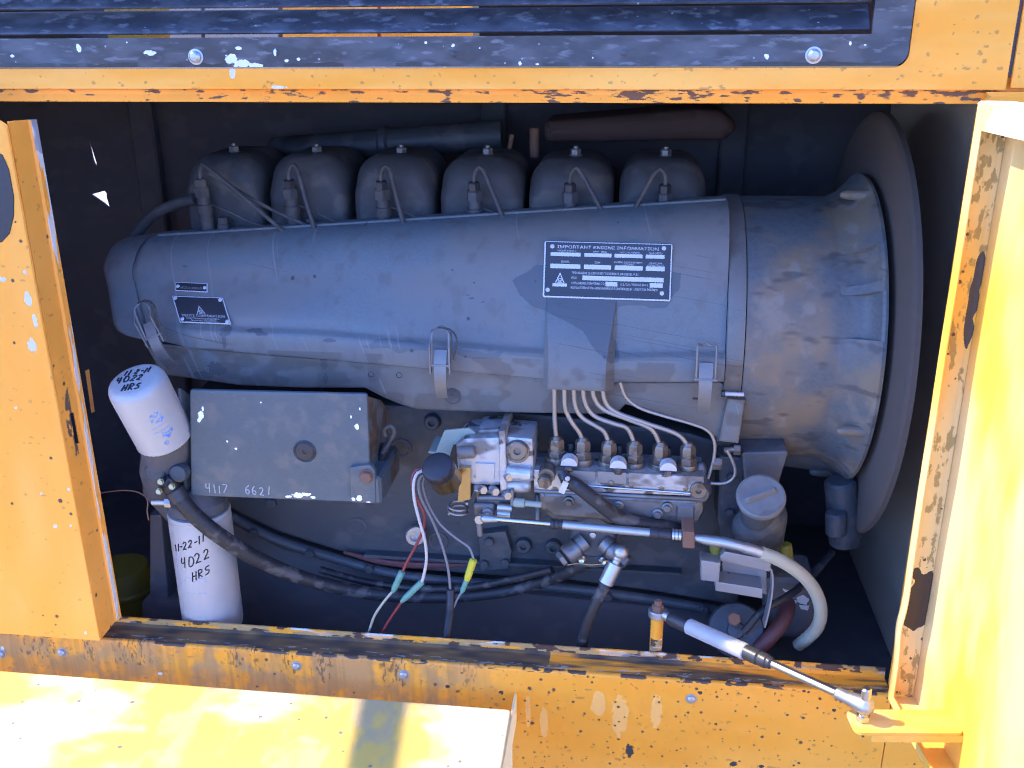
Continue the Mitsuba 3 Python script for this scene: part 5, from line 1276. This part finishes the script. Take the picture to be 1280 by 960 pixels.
add('end_plate', [slab(rounded([(0.1699, 1.0613), (0.2380, 1.0672), (0.2350, 1.0504), (0.2272, 1.0085), (0.1785, 1.0085)], 0.004), 'xz', 0.128, 0.21, 0.004), slab(rounded([(0.1411, 1.0441), (0.1774, 1.0433), (0.1916, 0.8844), (0.1591, 0.8823), (0.1446, 0.9370)], 0.004), 'xz', 0.150, 0.21, 0.004)], 'block_paint', E, label='blue-grey end plates beside the pump', smooth=30)
add('end_bolt', [hexa((0.1625, 0.1480, 0.9528), (0, -1, 0), 0.006, 0.012), hexa((0.1607, 0.1480, 1.0118), (0, -1, 0), 0.006, 0.012)], 'block_paint', E)
SB = add('support_bracket', [slab([(0.1449, 0.9192), (0.1512, 0.9276), (0.2113, 0.9182), (0.2188, 0.9107), (0.2176, 0.8973), (0.1454, 0.9112)], 'xz', 0.072, 0.10, 0.002), slab([(0.1522, 0.8968), (0.2172, 0.8902), (0.2213, 0.8406), (0.1551, 0.8527)], 'xz', 0.102, 0.106, 0.001), slab([(0.1402, 0.8788), (0.2088, 0.8714), (0.2103, 0.8538), (0.1413, 0.8625)], 'xz', 0.068, 0.10, 0.002), slab([(0.1164, 0.9181), (0.1452, 0.9147), (0.1451, 0.8813), (0.1185, 0.8835)], 'xz', 0.060, 0.085, 0.003)], 'bracket_zinc', E, label='bright zinc bracket with a curved flat leg', smooth=30)
leg = [(0.2084, 0.0820, 0.9086), (0.2193, 0.0820, 0.9013), (0.2235, 0.0820, 0.8786), (0.2235, 0.0820, 0.8512), (0.2211, 0.0820, 0.8233), (0.2182, 0.0820, 0.8020)]
lv, lf = [], []
for k, p in enumerate(spline([np.array(q) for q in leg], 0.006)):
    lv += [p + v3(-0.0012, -0.010, 0), p + v3(0.0012, -0.010, 0), p + v3(0.0012, 0.012, 0), p + v3(-0.0012, 0.012, 0)]
m = len(lv) // 4
for k in range(m - 1):
    for i in range(4):
        j = (i + 1) % 4
        lf += [(k * 4 + i, k * 4 + j, k * 4 + 4 + j), (k * 4 + i, k * 4 + 4 + j, k * 4 + 4 + i)]
lf += [(0, 2, 1), (0, 3, 2), (m * 4 - 4, m * 4 - 3, m * 4 - 2), (m * 4 - 4, m * 4 - 2, m * 4 - 1)]
add('curved_leg', fixed(trimesh.Trimesh(np.array(lv), np.array(lf), process=False)), 'bracket_zinc', SB, smooth=40)
for p in [(0.1631, 0.1010, 0.8697), (0.1988, 0.1010, 0.8652)]:
    add('bracket_bolt', hexa(p, (0, -1, 0), 0.006, 0.013), 'rust_metal', SB)
add('yellow_plug', [cyl((0.1408, 0.0900, 0.9103), (0.1369, 0.0900, 0.9342), 0.0085, 20, 0.001)], 'olive_paint', E)
add('yellow_plug', [cyl((0.2494, 0.1200, 0.8917), (0.2435, 0.1200, 0.9186), 0.010, 20, 0.002), cyl((0.2543, 0.1150, 0.8949), (0.2497, 0.1150, 0.9191), 0.003, 8)], 'olive_paint', E)
add('starter_body', [cyl((0.3306, 0.2000, 0.9904), (0.3497, 0.2000, 0.8800), 0.024, 28, 0.004), cyl((0.3234, 0.1700, 0.9506), (0.3274, 0.1700, 0.9123), 0.016, 24, 0.003)], 'block_paint', E)
PY = add('fan_pulley', [lathe((0.1832, 0.1200, 0.7620), (-0.15, -0.8, 0.6), [(-0.02, 0.040), (-0.012, 0.044), (-0.004, 0.044), (0, 0.041), (0.001, 0.014), (0.010, 0.012), (0.012, 0.0001)], 40)], 'block_paint', E)
add('pulley_bolt', [hexa((0.1773, 0.1050, 0.7920), (-0.15, -0.8, 0.6), 0.009, 0.018)], 'rust_metal', PY)

# ------------------------------------------------------------------ hoses, cable and wires
H = thing('fuel_hose', 'thick black hose sagging from the filter head across the crankcase', 'hose')
add('hose', tube([(-0.6774, 0.0480, 1.0025), (-0.6619, 0.0460, 0.9789), (-0.6433, 0.0500, 0.9493), (-0.6136, 0.0600, 0.9125), (-0.5706, 0.0850, 0.8613), (-0.5084, 0.1200, 0.8078), (-0.4391, 0.1500, 0.7713), (-0.3634, 0.1700, 0.7532), (-0.2837, 0.1800, 0.7510), (-0.2024, 0.1800, 0.7646), (-0.1348, 0.1700, 0.7923), (-0.0835, 0.1400, 0.8349), (-0.0491, 0.1200, 0.8664)], [0.0125, 0.0125, 0.0115, 0.0105, 0.010, 0.0095], 16), 'rubber', H, smooth=60)
add('hose_fitting', [hexa((-0.6742, 0.0460, 1.0010), (-0.45, -0.3, 0.7), 0.016, 0.022), cyl((-0.6619, 0.0460, 0.9789), (-0.6711, 0.0460, 0.9958), 0.0145, 20, 0.001)], 'black_plastic', H)
H = thing('return_hose', 'thinner black hose lying above the sagging thick one', 'hose')
add('hose', tube([(-0.5056, 0.1900, 0.7824), (-0.4216, 0.1850, 0.7662), (-0.3378, 0.1800, 0.7642), (-0.2552, 0.1750, 0.7732), (-0.1742, 0.1700, 0.7986), (-0.1072, 0.1500, 0.8331)], 0.006, 12), 'rubber', H, smooth=60)
H = thing('supply_hose', 'short black hose dropping from the bright crimped end behind the sill', 'hose')
add('hose', tube([f0 + fd * 0.050, f0 + fd * 0.062, (-0.0368, 0.0600, 0.8256), (-0.0494, 0.0650, 0.7787), (-0.0574, 0.0750, 0.7124)], 0.0085, 14), 'rubber', H, smooth=60)
H = thing('overflow_hose', 'dark hose running behind the linkage rod below the injection pump', 'hose')
add('hose', tube([(-0.0821, 0.0860, 1.0223), (-0.0653, 0.0800, 1.0171), (-0.0380, 0.0780, 0.9962), (-0.0082, 0.0820, 0.9709), (0.0274, 0.0900, 0.9555), (0.0749, 0.1000, 0.9463), (0.1027, 0.1200, 0.9262)], 0.0105, 14), 'rubber', H, smooth=60)

C = thing('throttle_cable', 'steel linkage rod and cream sheathed cable curving down to the right', 'cable')
y = 0.070
add('thin_rod', cyl((-0.1850, 0.0720, 0.9605), (-0.0991, 0.0700, 0.9587), 0.0034, 14), 'bright_steel', C)
add('rod_end', [hull(np.vstack([ball((-0.2021, 0.0740, 0.9598), 0.007, 2).vertices, ball((-0.1828, 0.0730, 0.9601), 0.0045, 1).vertices])), lathe((-0.2103, 0.0800, 0.9575), (0, -1, 0), [(0, 0.007), (0.008, 0.007)], 18)], 'zinc', C)
add('lock_nut', [lathe((-0.1038, 0.0700, 0.9591), np.array((-0.0826, 0.0700, 0.9584)) - np.array((-0.1038, 0.0700, 0.9591)), [(0, 0.0055), (0.001, 0.0075), (0.005, 0.0075), (0.006, 0.0065), (0.007, 0.0075), (0.012, 0.0075), (0.013, 0.0065), (0.018, 0.0065)], 20)], 'black_plastic', C)
add('rod_tube', cyl((-0.0861, 0.0700, 0.9582), (0.0424, 0.0680, 0.9539), 0.0064, 24, 0.0006), 'zinc', C)
add('boot', lathe((0.0413, 0.0680, 0.9538), np.array((0.0748, 0.0680, 0.9519)) - np.array((0.0413, 0.0680, 0.9538)), [(0, 0.0085), (0.012, 0.0082), (0.013, 0.0072), (0.028, 0.0078), (0.031, 0.0065)], 20), 'black_plastic', C)
d = np.array((0.1058, 0.0680, 0.9512)) - np.array((0.0713, 0.0680, 0.9523))
add('chrome_nut', lathe((0.0724, 0.0680, 0.9524), d, [(0, 0.0075), (0.001, 0.0092), (0.004, 0.0092), (0.0048, 0.0078), (0.0056, 0.0092), (0.009, 0.0092), (0.0098, 0.0078), (0.0106, 0.0092), (0.014, 0.009)], 24), 'bright_steel', C)
add('clamp_block', [slab(rounded([(0.0877, 0.9656), (0.1048, 0.9653), (0.1064, 0.9379), (0.0892, 0.9381)], 0.002), 'xz', 0.056, 0.12, 0.002)], 'rust_metal', C, label='rusty clamp block')
cp = [(0.1057, 0.0660, 0.9510), (0.1239, 0.0640, 0.9493), (0.1476, 0.0620, 0.9480), (0.1669, 0.0600, 0.9451), (0.1830, 0.0600, 0.9409)]
add('cable_ferrule', tube(cp, [0.005, 0.0075, 0.0080, 0.0080, 0.0075, 0.0075], 18, step=0.004), 'zinc', C, smooth=50)
add('cable_sleeve', tube([(0.1761, 0.0600, 0.9424), (0.1875, 0.0600, 0.9399), (0.2037, 0.0600, 0.9344)], 0.0084, 18, step=0.004), 'zinc', C, smooth=50)
add('sheath', tube([(0.2003, 0.0600, 0.9355), (0.2226, 0.0620, 0.9266), (0.2470, 0.0660, 0.9113), (0.2703, 0.0720, 0.8893), (0.2892, 0.0800, 0.8599), (0.2996, 0.0880, 0.8266), (0.3000, 0.0980, 0.7932), (0.2905, 0.1100, 0.7642), (0.2807, 0.1250, 0.7397)], 0.0098, 18), 'cream_hose', C, label='cream coloured cable sheath', smooth=60)

H = thing('red_hose', 'dull red hose curving up behind the cream cable', 'hose')
add('hose', tube([(0.2166, 0.1000, 0.7435), (0.2397, 0.1100, 0.7703), (0.2577, 0.1300, 0.7872), (0.2646, 0.1600, 0.7973)], 0.012, 14), 'dark_red', H, smooth=60)
H = thing('battery_lead', 'black lead crossing low behind the zinc bracket', 'cable')
add('lead', tube([(0.1911, 0.0900, 0.7803), (0.2160, 0.1000, 0.8111), (0.2562, 0.1200, 0.8294), (0.2915, 0.1600, 0.8354), (0.3366, 0.2200, 0.8533)], 0.006, 12), 'rubber', H, smooth=60)
CA = add('lower_casting', slab(rounded([(0.2230, 0.8427), (0.2989, 0.8451), (0.3144, 0.7621), (0.2880, 0.7303), (0.2387, 0.7264)], 0.01), 'xz', 0.152, 0.22, 0.012), 'dark_paint', E, label='dark casting with flaking pale paint behind the cream cable')
for pts in ([(0.2524, 0.8230), (0.2699, 0.8171), (0.2679, 0.8126), (0.2553, 0.8175)], [(0.2756, 0.8074), (0.2847, 0.8138), (0.2952, 0.8059), (0.2914, 0.7954), (0.2789, 0.7989)], [(0.2712, 0.8027), (0.2786, 0.8018), (0.2743, 0.7956)], [(0.2805, 0.7946), (0.2963, 0.7944), (0.2947, 0.7855), (0.2836, 0.7876)]):
    add('paint_flake', slab(pts, 'xz', 0.1515, 0.1530, 0.0003), 'plate_silver', CA)

# wires from the solenoid
def wire(label, pts, r, mat, conn=None, tail=None):
    t = thing('wire', label, 'wire')
    add('lead', tube(pts, r, 8), mat, t, smooth=60)
    if conn:
        for a, b, cr, m in conn:
            a, b = np.array(a), np.array(b)
            add('connector', lathe(a, b - a, [(0, cr * 0.6), (0.0015, cr), (np.linalg.norm(b - a) * 0.45, cr), (np.linalg.norm(b - a) * 0.5, cr * 0.82), (np.linalg.norm(b - a) * 0.55, cr), (np.linalg.norm(b - a) * 0.8, cr * 0.95), (np.linalg.norm(b - a), cr * 0.6)], 16), m, t)
    if tail:
        add('tail', tube(tail[0], tail[1], 8), tail[2], t, smooth=60)
    return t


wire('red wire from the solenoid ending in a teal connector with a yellowish tail', [(-0.2822, 0.0550, 1.0473), (-0.2978, 0.0500, 1.0450), (-0.3032, 0.0450, 1.0318), (-0.2988, 0.0420, 1.0077), (-0.2879, 0.0420, 0.9823), (-0.2884, 0.0450, 0.9569), (-0.3016, 0.0500, 0.9238), (-0.3163, 0.0500, 0.8956), (-0.3259, 0.0500, 0.8742)], 0.0022, 'red_plastic',
     [((-0.3258, 0.0500, 0.8756), (-0.3425, 0.0500, 0.8381), 0.0052, 'teal_plastic')], ([(-0.3424, 0.0500, 0.8395), (-0.3578, 0.0520, 0.8186), (-0.3757, 0.0560, 0.7887), (-0.3882, 0.0620, 0.7544)], 0.0021, 'cream_hose'))
wire('white wire from the solenoid ending in a teal connector with a red tail', [(-0.2807, 0.0530, 1.0458), (-0.2946, 0.0460, 1.0432), (-0.2999, 0.0400, 1.0280), (-0.2988, 0.0360, 1.0043), (-0.2925, 0.0340, 0.9732), (-0.2855, 0.0340, 0.9406), (-0.2848, 0.0360, 0.9059), (-0.2913, 0.0380, 0.8742), (-0.2946, 0.0400, 0.8645)], 0.0024, 'white_wire',
     [((-0.2933, 0.0400, 0.8659), (-0.3285, 0.0460, 0.8246), 0.0050, 'teal_plastic')], ([(-0.3272, 0.0460, 0.8261), (-0.3404, 0.0500, 0.8040), (-0.3559, 0.0560, 0.7771), (-0.3662, 0.0620, 0.7561)], 0.0021, 'red_plastic'))
wire('grey wire dropping from the solenoid into a black corrugated sleeve', [(-0.2807, 0.0580, 1.0408), (-0.2951, 0.0560, 1.0269), (-0.2939, 0.0560, 0.9983), (-0.2788, 0.0580, 0.9611), (-0.2661, 0.0600, 0.9204), (-0.2576, 0.0600, 0.8798), (-0.2550, 0.0600, 0.8408)], 0.0021, 'grey_wire')
wire('brown-grey wire looping right to a bright yellow connector', [(-0.2811, 0.0600, 1.0412), (-0.2915, 0.0600, 1.0200), (-0.2848, 0.0620, 0.9853), (-0.2678, 0.0620, 0.9530), (-0.2419, 0.0620, 0.9289), (-0.2252, 0.0620, 0.9164), (-0.2180, 0.0600, 0.8989)], 0.0020, 'grey_wire',
     [((-0.2180, 0.0600, 0.8976), (-0.2299, 0.0600, 0.8580), 0.0058, 'yellow_plastic'), ((-0.2286, 0.0600, 0.8623), (-0.2378, 0.0600, 0.8378), 0.0042, 'teal_plastic')], ([(-0.2377, 0.0600, 0.8392), (-0.2469, 0.0600, 0.8215), (-0.2522, 0.0600, 0.8069)], 0.0018, 'grey_wire'))
SV = thing('wire_sleeve', 'black corrugated sleeve taking the grey wires down behind the sill', 'sleeve')
sp = spline([np.array(q) for q in ((-0.2549, 0.0600, 0.8436), (-0.2559, 0.0600, 0.8095), (-0.2616, 0.0640, 0.7702), (-0.2695, 0.0700, 0.7135))], 0.0012)
rads = 0.0062 + 0.0008 * np.sin(np.arange(len(sp)) * math.pi * 0.66)
sv = tube(sp, 0.0066, 12, smooth=False)
k = np.arange(len(sp) * 12) // 12
vv = np.array(sv.vertices)
vv[:len(k)] = sp[k] + (vv[:len(k)] - sp[k]) * (rads[k] / 0.0066)[:, None]
add('sleeve', trimesh.Trimesh(vv, sv.faces, process=False), 'black_plastic', SV, smooth=50)
wire('thin brown wire hanging loose at the left of the filters', [(-0.8126, 0.0700, 0.9693), (-0.7689, 0.0650, 0.9797), (-0.7375, 0.0600, 0.9812), (-0.7180, 0.0500, 0.9750), (-0.7194, 0.0470, 0.9547), (-0.7188, 0.0470, 0.9410)], 0.0011, 'rust_metal')

# things low in the left of the bay
PS_ = thing('frame_strut', 'dark steel strut standing left of the lower filter', 'strut')
add('strut', slab([(-0.7761, 0.8922), (-0.7549, 0.8934), (-0.7668, 0.6904), (-0.7772, 0.5901), (-0.8195, 0.5866)], 'xz', 0.15, 0.20, 0.004), 'dark_paint', PS_)
add('strut_foot', hull([np.array(q) + v3(0, d, 0) for q in [(-0.8067, 0.1400, 0.7294), (-0.7401, 0.1400, 0.7343), (-0.7386, 0.1400, 0.6574), (-0.8181, 0.1400, 0.6511)] for d in (0, 0.08)]), 'dark_paint', PS_)
CN = thing('yellow_canister', 'dim olive yellow canister deep in the lower left corner', 'canister')
add('canister', lathe(v3(*(-0.9096, 0.2600, 0.6309)) + v3(0, 0, -0.06), (0, 0, 1), [(0, 0.055), (0.10, 0.055), (0.104, 0.058), (0.110, 0.058), (0.114, 0.054), (0.150, 0.046), (0.152, 0.02)], 36), 'olive_paint', CN)
